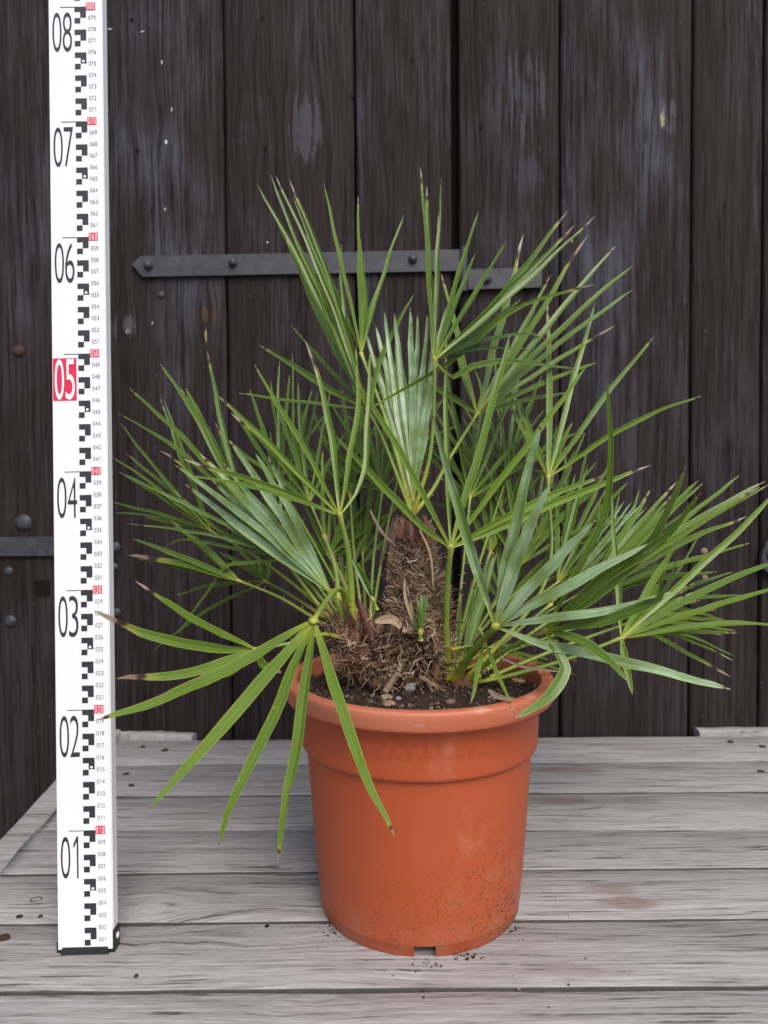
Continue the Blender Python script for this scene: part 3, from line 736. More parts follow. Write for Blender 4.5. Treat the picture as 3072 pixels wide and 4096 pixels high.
OCT = [Vector(v) for v in ((1, 0, 0), (-1, 0, 0), (0, 1, 0), (0, -1, 0), (0, 0, 1), (0, 0, -1))]
OCTF = [(0, 2, 4), (2, 1, 4), (1, 3, 4), (3, 0, 4), (2, 0, 5), (1, 2, 5), (3, 1, 5), (0, 3, 5)]
def crumb(mb, c, r, rr):
    rot = Matrix.Rotation(rr.uniform(0, 6.28), 3, 'Z') @ Matrix.Rotation(rr.uniform(0, 6.28), 3, 'X')
    s = Vector((rr.uniform(.7, 1.3), rr.uniform(.7, 1.3), rr.uniform(.55, 1.0))) * r; b = len(mb.v)
    for v in OCT:
        p = rot @ (v * rr.uniform(.75, 1.2)); mb.v.append((c[0] + p.x * s.x, c[1] + p.y * s.y, c[2] + p.z * s.z))
    for f in OCTF: mb.f.append(tuple(b + i for i in f)); mb.uv.append(((0, 0),) * 3)
cr = MB(); rc = random.Random(3)
for i in range(3600):
    a = rc.uniform(0, 6.2832); r = 0.108 * math.sqrt(rc.random()); x, y = r * math.cos(a), r * math.sin(a)
    s = 0.0006 + 0.0018 * rc.random() ** 3
    crumb(cr, (x, y, soil_h(x, y) + s * 0.3), s, rc)
co = cr.build('soil_crumbs', M['crumb'], soil, False); tag(co, kind='stuff')
# crumbs spilt on the boards round the foot
cr = MB()
for (px, py, sp, n) in ((2035, 3725, .010, 34), (1860, 3835, .010, 30), (1690, 3850, .012, 18), (2090, 3765, .006, 8), (1935, 3842, .004, 6), (1320, 3728, .012, 22), (1300, 3700, .008, 10), (1610, 3880, .02, 8), (2250, 3570, .05, 10), (1900, 3900, .08, 16), (2150, 3800, .07, 12), (1250, 3740, .05, 10)):
    q = on_z(px, py)
    for i in range(n):
        x, y = q.x + rc.gauss(0, sp * .5), q.y + rc.gauss(0, sp * .3)
        if (Vector((x, y)) - Vector((POT.x, POT.y))).length < 0.0935: continue
        s = rc.uniform(.0004, .0016) if n > 12 else rc.uniform(.0003, .001); crumb(cr, (x, y, 0.0008 + s * .6), s, rc)
sp_ = cr.build('spilt_soil', M['crumb'], None, False); tag(sp_, 'dark soil crumbs spilt on the boards around the pot foot', 'soil', kind='stuff')
# stones lying on the soil
def stone(px, py, r, flat, mat, label, seed):
    q = on_z(px, py, SOIL_Z + .005); rr = random.Random(seed)
    if px > 2000: q = at(px, py, DP + .012)
    bm = bmesh.new(); bmesh.ops.create_icosphere(bm, subdivisions=3, radius=1)
    for v in bm.verts:
        d = 1 + .22 * mnoise.noise(v.co * 1.4 + Vector((seed * 3, 0, 0))) + .10 * mnoise.noise(v.co * 3.2 + Vector((0, seed, 0)))
        v.co = Vector((v.co.x * r * 1.15 * d, v.co.y * r * .9 * d, v.co.z * r * flat * d))
    me = bpy.data.meshes.new('stone'); bm.to_mesh(me); bm.free(); me.polygons.foreach_set('use_smooth', [True] * len(me.polygons)); me.materials.append(mat)
    o = link(bpy.data.objects.new('stone', me)); h = soil_h(q.x - POT.x, q.y - POT.y) + POT.z
    o.location = (q.x, q.y, h + r * flat * .35); o.rotation_euler = (rr.uniform(-.2, .2), rr.uniform(-.2, .2), rr.uniform(0, 6))
    tag(o, label, 'stone', 'stones lying on the potting soil')
    return o
S1 = mat_stone('pale_stone', (0.15, 0.145, 0.14), (0.34, 0.33, 0.32)); S2 = mat_stone('tan_stone', (0.20, 0.13, 0.075), (0.30, 0.21, 0.13)); S3 = mat_stone('brown_stone', (0.09, 0.055, 0.04), (0.16, 0.11, 0.08)); S4 = mat_stone('grey_stone', (0.15, 0.145, 0.15), (0.26, 0.255, 0.26))
stone(1636, 2764, .0072, .55, S1, 'largest pale grey rough stone on the soil before the trunk', 1)
stone(1548, 2796, .0050, .6, S2, 'tan rounded pebble behind another tan pebble near the front rim', 2)
stone(1554, 2826, .0056, .5, S2, 'tan flat pebble touching the inside of the front rim', 3)
stone(1594, 2798, .0026, .6, S4, 'small grey pebble right beside the tan pebbles', 4)
stone(1484, 2810, .0022, .7, S1, 'small whitish pebble left of the tan pebbles', 5)
stone(1538, 2778, .0034, .6, S3, 'dark brown stone at the tip of the thick dry root', 6)
stone(2060, 2660, .0034, .8, S2, 'round tan pebble near the right inner rim beside straw', 7)
stone(2082, 2676, .0048, .5, S2, 'rough tan stone lying under a dry straw at the right rim', 8)
stone(1803, 2820, .0042, .6, S3, 'brown stone at the front rim below the bright green stalk', 9)
stone(1568, 2768, .0022, .7, S1, 'tiny white pebble between the thick root and the pale stone', 10)

# ------------------------------------------------------------------ palm
palm = empty('fan_palm', (POT.x, POT.y, POT.z + SOIL_Z))
tag(palm, 'bushy green fan palm with spiky fan leaves and fibrous trunk growing in the pot', 'palm')
ORG = palm.location.copy()
def loc(p): return p - ORG
NLEAF = [0]
WF = 0.74
rest = MB()
def leaflet_mesh(path, w, facing, bw=0.3, fold=0.5, notch=None, seed=0, twist=0.0, nseg=14):
    rr = random.Random(seed); pts = smoothpath(path, nseg); n = len(pts)
    Lt = sum((pts[i + 1] - pts[i]).length for i in range(n - 1))
    pts = [p + Vector((mnoise.noise((i * .33, seed * 1.7, 0)), mnoise.noise((i * .33, seed * 1.7, 5)), mnoise.noise((i * .33, seed * 1.7, 9)))) * (Lt * .009 * min(1, i / 4)) for i, p in enumerate(pts)]
    rowsL, rowsR, uvL, uvR = [], [], [], []
    tn = notch if notch else 2.0
    side = rr.choice((-1, 1))
    for i, p in enumerate(pts):
        t = i / (n - 1)
        tan = (pts[min(i + 1, n - 1)] - pts[max(i - 1, 0)]).normalized()
        nr = facing - tan * facing.dot(tan)
        if nr.length < 1e-3: nr = Vector((0, 0, 1)) - tan * tan.z
        nr.normalize(); wd = tan.cross(nr)
        if twist:
            a = twist * t; nr, wd = nr * math.cos(a) + wd * math.sin(a), wd * math.cos(a) - nr * math.sin(a)
        if t < 0.28: f = bw + (1 - bw) * (t / 0.28) ** 0.8
        elif t < 0.5: f = 1.0
        else: f = 1.0 - 0.62 * ((t - 0.5) / 0.5) ** 1.25
        if t > 0.93: f *= max(0.12, (1 - t) / 0.07 * .88 + .12)
        fl = fr = f
        if t > tn:
            k = 1 - 0.38 * min(1, (t - tn) / 0.04)
            if side > 0: fl *= k
            else: fr *= k
        fd = fold * (1 - 0.25 * t)
        wig = 0.12 * mnoise.noise((t * 6, seed * 2.3, 3))
        for (rows, uvs, sg, q) in ((rowsL, uvL, -1, fl), (rowsR, uvR, 1, fr)):
            row = []; uu = []
            for s in (0.0, 0.55, 1.0):
                hw = w * 0.5 * q * s
                row.append(p + wd * (sg * hw * math.cos(fd + wig)) + nr * (hw * math.sin(fd + wig) - 0.04 * w * s * s))
                uu.append((0.5 + sg * s * 0.5, t))
            rows.append(row); uvs.append(uu)
    mb = MB(); mb.quadstrip([list(reversed(r)) for r in rowsL], [list(reversed(u)) for u in uvL]); mb.quadstrip(rowsR, uvR)
    return mb
def stalk_mesh(path, r0, r1, thorns=True, seed=0):
    rr = random.Random(seed); pts = smoothpath(path, 18); mb = MB()
    rad = [r0 + (r1 - r0) * min(1, (i / 18) * 1.25) for i in range(19)]
    rad[0] = r0 * 1.35; rad[1] = r0 * 1.15; rad[-1] = r1 * 1.25
    mb.tube(pts, rad, 8, 0.75)
    if thorns:
        for i in range(2, 17):
            for s in (-1, 1):
                if rr.random() < .35: continue
                t = (pts[i + 1] - pts[i]).normalized(); sd_ = t.cross(Vector((0, -1, 0.2))).normalized() * s
                p = pts[i].lerp(pts[i + 1], rr.random()); r = rad[i]; L = rr.uniform(.0016, .0036); b = sd_ * (r * .85)
                base = [p + b + t * .0009, p + b - t * .0007, p + b + t.cross(sd_) * .0008]; tipp = p + b + sd_ * L + t * L * rr.uniform(.1, .7)
                for k in range(3): mb.poly([base[k], base[(k + 1) % 3], tipp], [(0, 2)] * 3)
    # hub disc
    h = pts[-1]; d = (pts[-1] - pts[-2]).normalized(); mb.tube([h - d * .002, h + d * .0015, h + d * .004], [r1 * 1.1, r1 * 1.7, r1 * .4], 8, .7, True, 1.0, 1.0)
    return mb
def fan(base, hub, tips, w=0.009, L=0.215, sg=1, silver=0.0, hue=0.4, tip=0.05, bw=0.3, fold=0.5, mids=(), r=(0.0030, 0.0019), face=(0, -0.75, 0.55), sag=0.03, thorns=True, twist=0.15, margin=1.0, stalk=True, far=False):
    """base, hub: (px, py, distance offset from the pot axis). tips: (px, py) or list of points; last item may carry its own distance offset from the hub"""
    NLEAF[0] += 1; sd0 = NLEAF[0] * 131; rr = random.Random(sd0)
    if far:
        r = (.0018, .0013); base = (rr.uniform(1770, 1810), 2700, .02) if hub[0] > 1700 else (rr.uniform(1450, 1500), 2600, .015)
    H = at(hub[0], hub[1], DP + hub[2])
    B = at(base[0], base[1], DP + base[2])
    pm_ = [at(m[0], m[1], DP + m[2]) for m in mids]
    path = [loc(B)] + [loc(q) for q in pm_] + [loc(H)]
    if not pm_:
        kk = min(1.0, (path[1] - path[0]).length / .08); mid = (path[0] + path[1]) / 2 + Vector((rr.uniform(-.004, .004), rr.uniform(-.003, .003), 0.004)) * kk; path = [path[0], mid, path[1]]
    lf_ = stalk_mesh(path, r[0], r[1], thorns, sd0).build('fan_leaf', M['stalk'], palm)
    dh = DP + hub[2]; n = len(tips)
    order = 0
    for i, tp in enumerate(tips):
        pl = tp if isinstance(tp, list) else [tp]
        last = pl[-1]
        Ln = 0.0; q = (hub[0], hub[1])
        for p in pl: Ln += math.hypot(p[0] - q[0], p[1] - q[1]); q = p
        lm = Ln * dh / F_PX
        Lr = L * rr.uniform(.95, 1.05)
        if len(last) > 2: dd = last[2] if last[2] is not None else sg * min(0.42 * L, math.sqrt(max(0.0, Lr * Lr - lm * lm)))
        else: dd = sg * min(0.42 * L, math.sqrt(max(0.0, Lr * Lr - lm * lm)))
        pts = [loc(H)]; acc = 0.0; q = (hub[0], hub[1])
        for p in pl:
            acc += math.hypot(p[0] - q[0], p[1] - q[1]); q = p
            pts.append(loc(at(p[0], p[1], dh + dd * acc / Ln)))
        if len(pts) == 2:
            d = pts[1] - pts[0]; side = d.cross(Vector((0, 1, 0))).normalized() if d.length else Vector((0, 0, 1))
            mid = pts[0].lerp(pts[1], .5) + side * (d.length * rr.uniform(-.012, .012)) + Vector((0, 0, 1)) * (d.length * sag * (abs(d.x) / d.length) * rr.uniform(.3, 1.2))
            pts = [pts[0], mid, pts[1]]
        fc = Vector(face).normalized() + Vector((rr.uniform(-.45, .45), 0, rr.uniform(-.3, .3)))
        # leaflets turn with the fan: those on the sides face outwards a little
        dirx = (pts[-1] - pts[0]).normalized(); fc += Vector((dirx.x * .25, 0, 0)); fc.normalize()
        wm = last[3] if len(last) > 3 else 1.0
        mb = leaflet_mesh(pts, w * WF * wm * rr.uniform(.88, 1.12), fc, bw, fold + .24 + rr.uniform(-.12, .15), rr.uniform(.62, .86) if rr.random() < .7 else None, sd0 + i, rr.uniform(-twist, twist))
        tb = max(0.004, tip * (rr.random() ** 1.5) * 2.3 + 0.008)
        if far:
            b0 = len(rest.v); rest.v.extend(mb.v); rest.f.extend([tuple(b0 + k for k in f) for f in mb.f]); rest.uv.extend(mb.uv); continue
        o = mb.build('leaflet', M['leaf'], lf_)
        o.color = (max(0, min(1, silver + rr.uniform(-.08, .08))) if silver > 0 else rr.uniform(0, .04), tb, max(0, min(1, hue + rr.uniform(-.2, .2))), margin)
    return lf_

CR = (1650, 2060, 0.0)          # crown of the main trunk
LC = (1385, 2470, -0.02)        # left offshoot
RC = (1830, 2715, -0.068)       # right offshoot at the soil
o_ = 0.01
# --- back row first
fan((1600, 2380, .05), (1315, 2222, .10), [(1278, 1980), (1330, 1900), (1420, 1920), (1500, 1985), (1586, 2035), (1540, 2190), (1190, 2100), (1150, 2200), (1220, 2020)], w=.0085, L=.17, sg=1, silver=.25, hue=.15, tip=.03, far=True)
fan((1610, 2330, .04), (1450, 2215, .12), [(1455, 1880), (1520, 1760), (1560, 1830), (1400, 1850), (1350, 1930), (1600, 1990)], w=.008, L=.18, silver=.2, hue=.1, tip=.02, far=True)
fan((1620, 2300, .05), (1400, 1980, .12), [(1290, 1560), (1370, 1556), (1450, 1600), (1500, 1700), (1250, 1640), (1180, 1740), (1150, 1830), (1540, 1800)], w=.009, L=.2, silver=.15, hue=.3, tip=.04, far=True)
fan((1640, 2330, .05), (1135, 2144, .09), [(1117, 1442), (1172, 1415), (1081, 1725), (1230, 1640), (1010, 1900), (1275, 1570)], w=.0085, L=.24, silver=.05, hue=.25, tip=.03, fold=.7, far=True)
fan((1700, 2330, .05), (1962, 2213, .11), [(2050, 1662), (2088, 1650), (1990, 1734), (1880, 1800), (2140, 1750), (1850, 1950), (2200, 1850), (1790, 1880)], w=.0085, L=.2, silver=.1, hue=.25, tip=.06, far=True)
fan((1710, 2250, .05), (1990, 2050, .14), [(1653, 1522), (1809, 1692), (1760, 1560), (1850, 1660), (2010, 1560), (2120, 1600), (2230, 1720), (1720, 1800), (1700, 2010)], w=.009, L=.24, hue=.35, tip=.04, far=True)
fan((1720, 2300, .05), (2150, 2150, .13), [(2060, 1560), (2340, 1730), (2300, 1800), (2385, 1850), (2270, 1620), (2230, 1700), (2030, 1800), (2410, 1940)], w=.0085, L=.22, hue=.4, tip=.05, far=True)
fan((1760, 2420, .05), (2230, 2330, .09), [(2434, 1939), (2350, 1860), (2480, 2020), (2540, 2120), (2300, 1900), (2400, 2240), (2220, 1960), (2500, 2260)], w=.008, L=.18, hue=.45, silver=.1, tip=.04, far=True)
fan((1630, 2250, .03), (1530, 1960, .085), [(1480, 1480), (1540, 1560), (1400, 1500), (1330, 1620), (1270, 1760), (1600, 1700), (1420, 1700), (1210, 1900), (1680, 1840)], w=.0085, L=.22, hue=.25, silver=.05, tip=.04, far=True)
fan((1690, 2250, .03), (1880, 1990, .10), [(1700, 1620), (1790, 1500), (1960, 1480), (2080, 1500), (2180, 1640), (2230, 1800), (1650, 1760), (1900, 1620), (2120, 1930)], w=.0085, L=.22, hue=.3, tip=.05, far=True)
fan((1560, 2420, .03), (1240, 2010, .08), [(1080, 1560), (1000, 1690), (950, 1800), (1190, 1530), (1320, 1560), (1400, 1690), (900, 1920), (1140, 1640)], w=.0085, L=.2, hue=.3, tip=.04, far=True)
fan((1720, 2350, .04), (2080, 2260, .09), [(2010, 1700), (2110, 1720), (2200, 1780), (2290, 1870), (2350, 1960), (1930, 1830), (1860, 1960), (2400, 2080), (2250, 2060)], w=.0088, L=.2, hue=.4, silver=.05, tip=.06, far=True)
fan((1720, 2560, .03), (2400, 2330, .10), [(2560, 1960), (2650, 1990), (2740, 2050), (2820, 2130), (2480, 1970), (2400, 2000), (2860, 2230)], w=.0085, L=.18, hue=.45, tip=.06, far=True)
fan((1650, 2240, .03), (1610, 1820, .13), [(1500, 1420), (1580, 1380), (1660, 1400), (1420, 1540), (1730, 1460), (1800, 1560), (1380, 1660), (1840, 1700)], w=.0085, L=.2, hue=.2, tip=.03, far=True)
fan((1700, 2300, .04), (2030, 1900, .15), [(1900, 1480), (1980, 1420), (2080, 1430), (2170, 1500), (2250, 1600), (1850, 1620), (2300, 1730), (1800, 1760)], w=.0085, L=.21, hue=.25, tip=.05, far=True)
fan((1730, 2400, .04), (2280, 2180, .14), [(2180, 1820), (2260, 1780), (2350, 1790), (2440, 1850), (2510, 1930), (2100, 1950), (2560, 2040), (2570, 2160)], w=.0085, L=.2, hue=.3, tip=.05, far=True)
fan((1600, 2420, .03), (1120, 1930, .12), [(1000, 1560), (1080, 1520), (1160, 1500), (1250, 1560), (930, 1640), (880, 1740), (1300, 1660)], w=.0080, L=.19, hue=.25, tip=.04, far=True)
fan((1600, 2420, .02), (1380, 2330, .09), [(1250, 2080), (1330, 2040), (1420, 2030), (1500, 2070), (1560, 2140), (1200, 2170), (1230, 2290)], w=.0080, L=.15, hue=.15, tip=.03, far=True)
fan((1750, 2480, .03), (2020, 2420, .08), [(1900, 2130), (1980, 2090), (2070, 2090), (2150, 2130), (2220, 2200), (2260, 2290), (1850, 2220)], w=.0085, L=.16, hue=.3, tip=.04, far=True)
fan((1740, 2520, .03), (2620, 2420, .11), [(2700, 2090), (2800, 2130), (2880, 2200), (2930, 2290), (2620, 2100), (2960, 2380), (2900, 2480)], w=.0075, L=.17, hue=.45, tip=.06, far=True)
# B behind the tall left leaf
fan(CR, (1446, 1418, .07), [(1297, 737), (1431, 783), (1613, 863), (1270, 1000), (1520, 1120), [(1460, 1200), (1436, 937)]], w=.0072, L=.22, hue=.5, tip=.03, sg=1)
# J upper left behind
fan((1320, 2480, .02), (975, 2020, .05), [(475, 1653), (520, 1553), (644, 1453), (720, 1549), (742, 1550), (829, 1405), (860, 1690)], w=.0092, L=.21, hue=.35, tip=.06, fold=.45)
# I left fan
fan((1300, 2440, .02), (843, 2123, .09), [(478, 1692), (448, 1824), (505, 1815), (472, 1888), (451, 2011), (460, 2050), (581, 2072), (640, 1589), (655, 1592), (760, 2040)], w=.0068, L=.165, hue=.35, tip=.04, r=(.0022, .0015))
# K
fan((1300, 2500, .0), (956, 2323, .03), [(531, 2157), (516, 2221), (549, 2235), (683, 2083), (700, 2100)], w=.0100, L=.16, hue=.35, silver=.05, tip=.14, r=(.0022, .0016), fold=.4)
# L
fan((1300, 2470, .02), (1064, 2326, .06), [(703, 2380), (615, 2600), (880, 2210), (1031, 2220), (1082, 2245), (940, 2180)], w=.0090, L=.16, hue=.25, tip=.05, r=(.0022, .0016))
# H2 slender spread leaf behind the silver one
fan((1350, 2480, -.01), (1161, 2240, .0), [[(760, 2160), (662, 2186)], [(900, 2130), (689, 1957)], [(1000, 2250), (905, 2262), (850, 2350), (712, 2531)], (505, 2093), (480, 1890), [(700, 1840), (640, 1800)], (905, 2040)], w=.0062, L=.2, hue=.5, tip=.05, silver=.1)
# A tall upright left
A = (1472, 1640, .03)
fan(CR, A, [[(1270, 1170), (1031, 736)], [(1280, 1180), (1083, 699)], [(1320, 1180), (1111, 708)], [(1360, 1250), (1168, 781)], [(1340, 1180), (1163, 715)], [(1310, 1350), (1117, 880)], [(1330, 1340), (1110, 890)], [(1370, 1330), (1215, 898)], [(1385, 1300), (1361, 980)], [(1530, 1420), (1653, 1172)], (1165, 1300), (1039, 1378), [(1250, 1620), (1100, 1598), (954, 1572)], [(1800, 1450), (2050, 1245), (2384, 1133)]], w=.0088, L=.235, hue=.3, tip=.04, mids=[(1600, 1930, .005), (1530, 1750, .02)], fold=.55, sag=.0)
# T top, upright dark
T = (1738, 1441, -.005)
fan(CR, T, [(1680, 666), (1710, 742), (1766, 714), [(1748, 1100), (1754, 847)], (1900, 1016), (2082, 1200), [(1900, 1375), (2100, 1335), (2185, 1362)], [(1900, 1400), (2060, 1395), (2130, 1392)], [(2000, 1190), (2266, 850, .10)], [(2030, 1170), (2296, 900, .09)], [(2050, 1180), (2378, 862, .08)], (2022, 965, .1), (1913, 850, .1), [(1805, 1510), (1900, 1465), (2050, 1448), (2305, 1474)]], w=.0092, L=.215, hue=.12, tip=.04, mids=[(1715, 1850, .0), (1735, 1650, -.002)], fold=.5, sag=.0)
# C silver young leaf standing in the crown
fan(CR, (1652, 2000, .005), [(1455, 1315), (1500, 1300), (1540, 1246), (1574, 1252), (1636, 1229), (1672, 1250), (1710, 1262), (1745, 1290), (1778, 1235)], w=.0128, L=.22, silver=.85, hue=.4, tip=.01, bw=.3, fold=.3, sag=0, twist=.05)
# E right upper fan
E_ = (1908, 1656, .07)
fan(CR, E_, [(2094, 938), (2350, 938), (2462, 983), (2528, 1058), (2531, 1158), (2462, 1302), (2390, 1450), (2296, 1569), (1766, 1094), (2200, 1100), (1652, 1500), (1810, 1380)], w=.0098, L=.235, hue=.5, silver=.08, tip=.09, mids=[(1730, 1960, .01), (1800, 1830, .03)], fold=.35)
# U right mid fan
fan((1850, 2735, .0), (2193, 1909, .07), [(2188, 1191), (2381, 1212), (2615, 1348), (2804, 1583), (2060, 1560), (2337, 1728), (2290, 1690), (2130, 1880), (1990, 1540)], w=.0095, L=.235, hue=.5, silver=.06, tip=.05, fold=.35, mids=[(2180, 2330, .03)])
# S narrow bluish folded young leaf
fan((1850, 2735, .0), (2200, 2420, .06), [(2500, 2002), (2530, 2004), (2552, 2010), (2569, 2014), (2587, 2029), (2600, 2040), (2540, 2090)], w=.0060, L=.17, silver=.6, hue=.2, tip=.02, fold=.8, sag=0, twist=.05)
# R right behind
fan((1880, 2735, .0), (2330, 2400, .055), [(2961, 1903), (3061, 1924), (3090, 1932), (3043, 1945), (2795, 1924), (2812, 1932), (2985, 2066), (3000, 2171), (2868, 2286), (2693, 1980), (2838, 2081), (2705, 1930), (2602, 1960)], w=.0098, L=.22, hue=.45, tip=.05, fold=.35)
# far right low, seen edge on
fan((1900, 2735, .0), (2520, 2490, .05), [(2776, 2372), (2800, 2400), (2780, 2330), (2868, 2440), (2900, 2480), (2945, 2526), (2890, 2540), (2931, 2640), (2935, 2620), (2921, 2706)], w=.0070, L=.17, hue=.5, tip=.12, fold=.3)
# Q right fan
fan((1880, 2728, -.012), (2486, 2551, -.005), [(3160, 1930), (3180, 2215), (3190, 2330), (3200, 2500), (2529, 2777, -.04), (2446, 1981), (2723, 2141), (2945, 2530), (2640, 2330)], w=.0102, L=.235, hue=.45, tip=.03, r=(.0032, .0022), fold=.35, mids=[(2000, 2712, -.012), (2260, 2640, -.01)])
# G left front fan
G = (1360, 2063, -.045)
fan((1407, 2478, -.03), G, [(867, 1577), (924, 1650), (1015, 1451), [(1310, 1650), (1220, 1360)], (732, 1840), (760, 1900, .06), [(1400, 1840), (1432, 1600), (1423, 1378)], [(1440, 1950), (1470, 1750), (1483, 1402)]], w=.0088, L=.2, hue=.6, tip=.07, mids=[(1404, 2330, -.035), (1390, 2190, -.042)], r=(.0034, .0022), fold=.5)
# H silver-green folded leaf at left
fan((1379, 2478, -.03), (1325, 2372, -.035), [(700, 1860), (735, 1935), (801, 1812), (845, 1918), (890, 1850), (920, 1762), (1022, 1816), (1068, 1822), [(1100, 2000), (1140, 1930)], (905, 2110)], w=.0125, L=.235, silver=.6, hue=.55, tip=.03, bw=.22, fold=.45, sag=.01, r=(.004, .003), thorns=False)
fan((1358, 2430, -.03), (1300, 2150, -.01), [(1290, 1800)], w=.006, L=.1, stalk=True, r=(.003, .002), hue=.6)
# F front fan
Fh = (1803, 2192, -.042)
fan((1795, 2715, -.012), Fh, [[(1660, 2080), (1342, 1746)], (1399, 1481), (1788, 1342), (2038, 1336), (2349, 1469), (2602, 1858), (2420, 1900)], w=.0102, L=.22, hue=.62, tip=.05, r=(.0040, .0026), fold=.5, mids=[(1785, 2560, -.020), (1788, 2360, -.032)], face=(0, -.8, .45))
# M low left
fan((1385, 2555, -.03), (1022, 2597, -.065), [[(790, 2490), (537, 2320)], [(850, 2595), (600, 2545), (377, 2444)], [(760, 2690), (468, 2715)], [(940, 2680), (870, 2705), (796, 2697, -.01)], [(1050, 2660), (1128, 2690, .01)]], w=.0105, L=.19, sg=-1, hue=.5, tip=.09, mids=[(1280, 2538, -.045), (1150, 2575, -.058)], r=(.0028, .0019), fold=.3)
# O right front silver, near the lens
fan((1822, 2718, -.014), (1983, 2507, -.075), [[(1900, 2250), (1718, 1644, -.02)], [(2040, 2200), (2162, 1686, -.02)], [(2065, 2250), (2202, 1933, -.035)], (2382, 2078, -.04), (2592, 2173, -.045), [(2400, 2455), (2734, 2367, -.04)], [(2200, 2590), (2500, 2650), (2928, 2763, -.02)]], w=.0160, L=.23, sg=-1, face=(0, -.7, .6), silver=.72, hue=.6, tip=.012, bw=.2, fold=.5, r=(.0046, .0032), sag=0)
# P right front green, nearest the lens
fan((1860, 2728, -.014), (2178, 2523, -.072), [[(2420, 2310), (2650, 2160), (2807, 1966, -.07)], [(2440, 2330), (2620, 2140), (2738, 1870, -.07)], [(2400, 2490), (2620, 2400), (2712, 2226, -.08)], [(2330, 2250), (2440, 1950), (2428, 1517, -.05, .55)], [(2330, 2570), (2430, 2640), (2504, 2720, -.06)], [(2240, 2630), (2255, 2690), (2190, 2790), (2062, 2869, -.05)]], w=.0140, L=.2, sg=-1, hue=.18, tip=.012, bw=.2, fold=.3, r=(.0034, .0024), sag=0)
# N hanging over the front left
fan((1378, 2475, -.03), (1254, 2482, -.125), [[(900, 2690), (560, 2830), (377, 2887, -.01)], [(960, 2830), (593, 3237, -.03)], [(1080, 2900), (960, 3140), (874, 3393, -.03)], [(1220, 2800), (1160, 3150), (1107, 3441, -.03)], [(1340, 2760), (1450, 3080), (1574, 3343, -.02)]], w=.0142, L=.2, hue=.78, tip=.02, mids=[(1385, 2390, -.045), (1350, 2355, -.065), (1300, 2410, -.10)], r=(.0030, .0026), fold=.28, sag=0, face=(-.1, -.7, .5))
# small young leaves low in the clump
fan((1683, 2560, -.066), (1682, 2532, -.068), [(1668, 2385), (1682, 2378), (1697, 2380), (1706, 2384), (1655, 2470)], w=.0056, L=.04, hue=.1, margin=.1, face=(0, -1, .1), tip=.01, bw=.5, thorns=False, r=(.002, .0015), sag=0)
fan((1510, 2440, -.035), (1492, 2400, -.035), [(1400, 2215), (1415, 2225), (1432, 2250), (1450, 2280)], w=.0065, L=.05, hue=.05, margin=.15, tip=.01, bw=.5, thorns=False, r=(.002, .0015), sag=0)
fan((1842, 2712, -.014), (1855, 2660, -.016), [(1945, 2240), (1962, 2200), (1975, 2205), (1988, 2215), (1900, 2330)], w=.0080, L=.12, hue=.55, silver=.2, tip=.03, bw=.4, thorns=False, r=(.003, .003), sag=0)
fan((1826, 2705, -.012), (1828, 2660, -.012), [(1846, 2305)], w=.0060, L=.08, hue=.1, tip=.14, thorns=False, r=(.002, .002), sag=0)
fan((1920, 2520, -.03), (1935, 2560, -.045), [[(1985, 2690), (2048, 2828, -.055)], [(1915, 2660), (1884, 2810, -.04)]], w=.0062, L=.09, hue=.6, tip=.03, thorns=False, r=(.0018, .0018), sag=0)
fan((1640, 2535, -.04), (1655, 2490, -.045), [(1620, 2320)], w=.003, L=.06, hue=.9, tip=.25, thorns=False, r=(.0015, .001), sag=0)
fan((1800, 2600, -.03), (1960, 2590, .01), [(2310, 2700), (2240, 2560), (2200, 2640)], w=.0055, L=.1, hue=.35, tip=.02, thorns=False, r=(.002, .0015), sag=0)

ro_ = rest.build('leaflets', M['leaf'], palm); ro_.color = (.03, .03, .22, 1); tag(ro_, kind='stuff')
# --- trunks, sheaths, fibre and dead leaf bases
def column(axis, rads, n=40, m=36, seed=0, name='trunk', mat=None):
    pts = smoothpath(axis, m); mb = MB(); rows = []
    for i, p in enumerate(pts):
        t = i / m; k = t * (len(rads) - 1); a = int(min(k, len(rads) - 2)); r = rads[a] + (rads[a + 1] - rads[a]) * (k - a)
        row = []
        for j in range(n):
            th = 2 * math.pi * j / n
            rr = r * (1 + .10 * mnoise.noise((math.cos(th) * 2.2 + seed, math.sin(th) * 2.2, t * 9)) + .07 * mnoise.noise((math.cos(th) * 7, math.sin(th) * 7 + seed, t * 30)))
            row.append(p + Vector((math.cos(th) * rr, math.sin(th) * rr, 0)))
        rows.append(row)
    mb.quadstrip(rows, closed=True); mb.poly(rows[-1])
    return mb.build(name, mat, palm), pts
ax_main = [loc(at(1655, 2740, DP)), loc(at(1668, 2500, DP)), loc(at(1672, 2350, DP)), loc(at(1660, 2180, DP)), loc(at(1655, 2060, DP))]
r_main = [.026, .0275, .0210, .0120, .0065]
trunk, tp_ = column(ax_main, r_main, seed=1, mat=M['trunk'])
ax_l = [loc(at(1500, 2720, DP - .015)), loc(at(1460, 2620, DP - .02)), loc(at(1410, 2530, DP - .02)), loc(at(1385, 2450, DP - .02))]
tl, tpl = column(ax_l, [.020, .024, .021, .011], seed=5, name='offshoot_trunk', mat=M['redhusk'])
ax_r = [loc(at(1855, 2750, DP - .018)), loc(at(1850, 2720, DP - .014)), loc(at(1845, 2695, DP - .012))]
tr_, tpr = column(ax_r, [.012, .010, .005], seed=8, m=14, name='offshoot_trunk', mat=M['redhusk'])

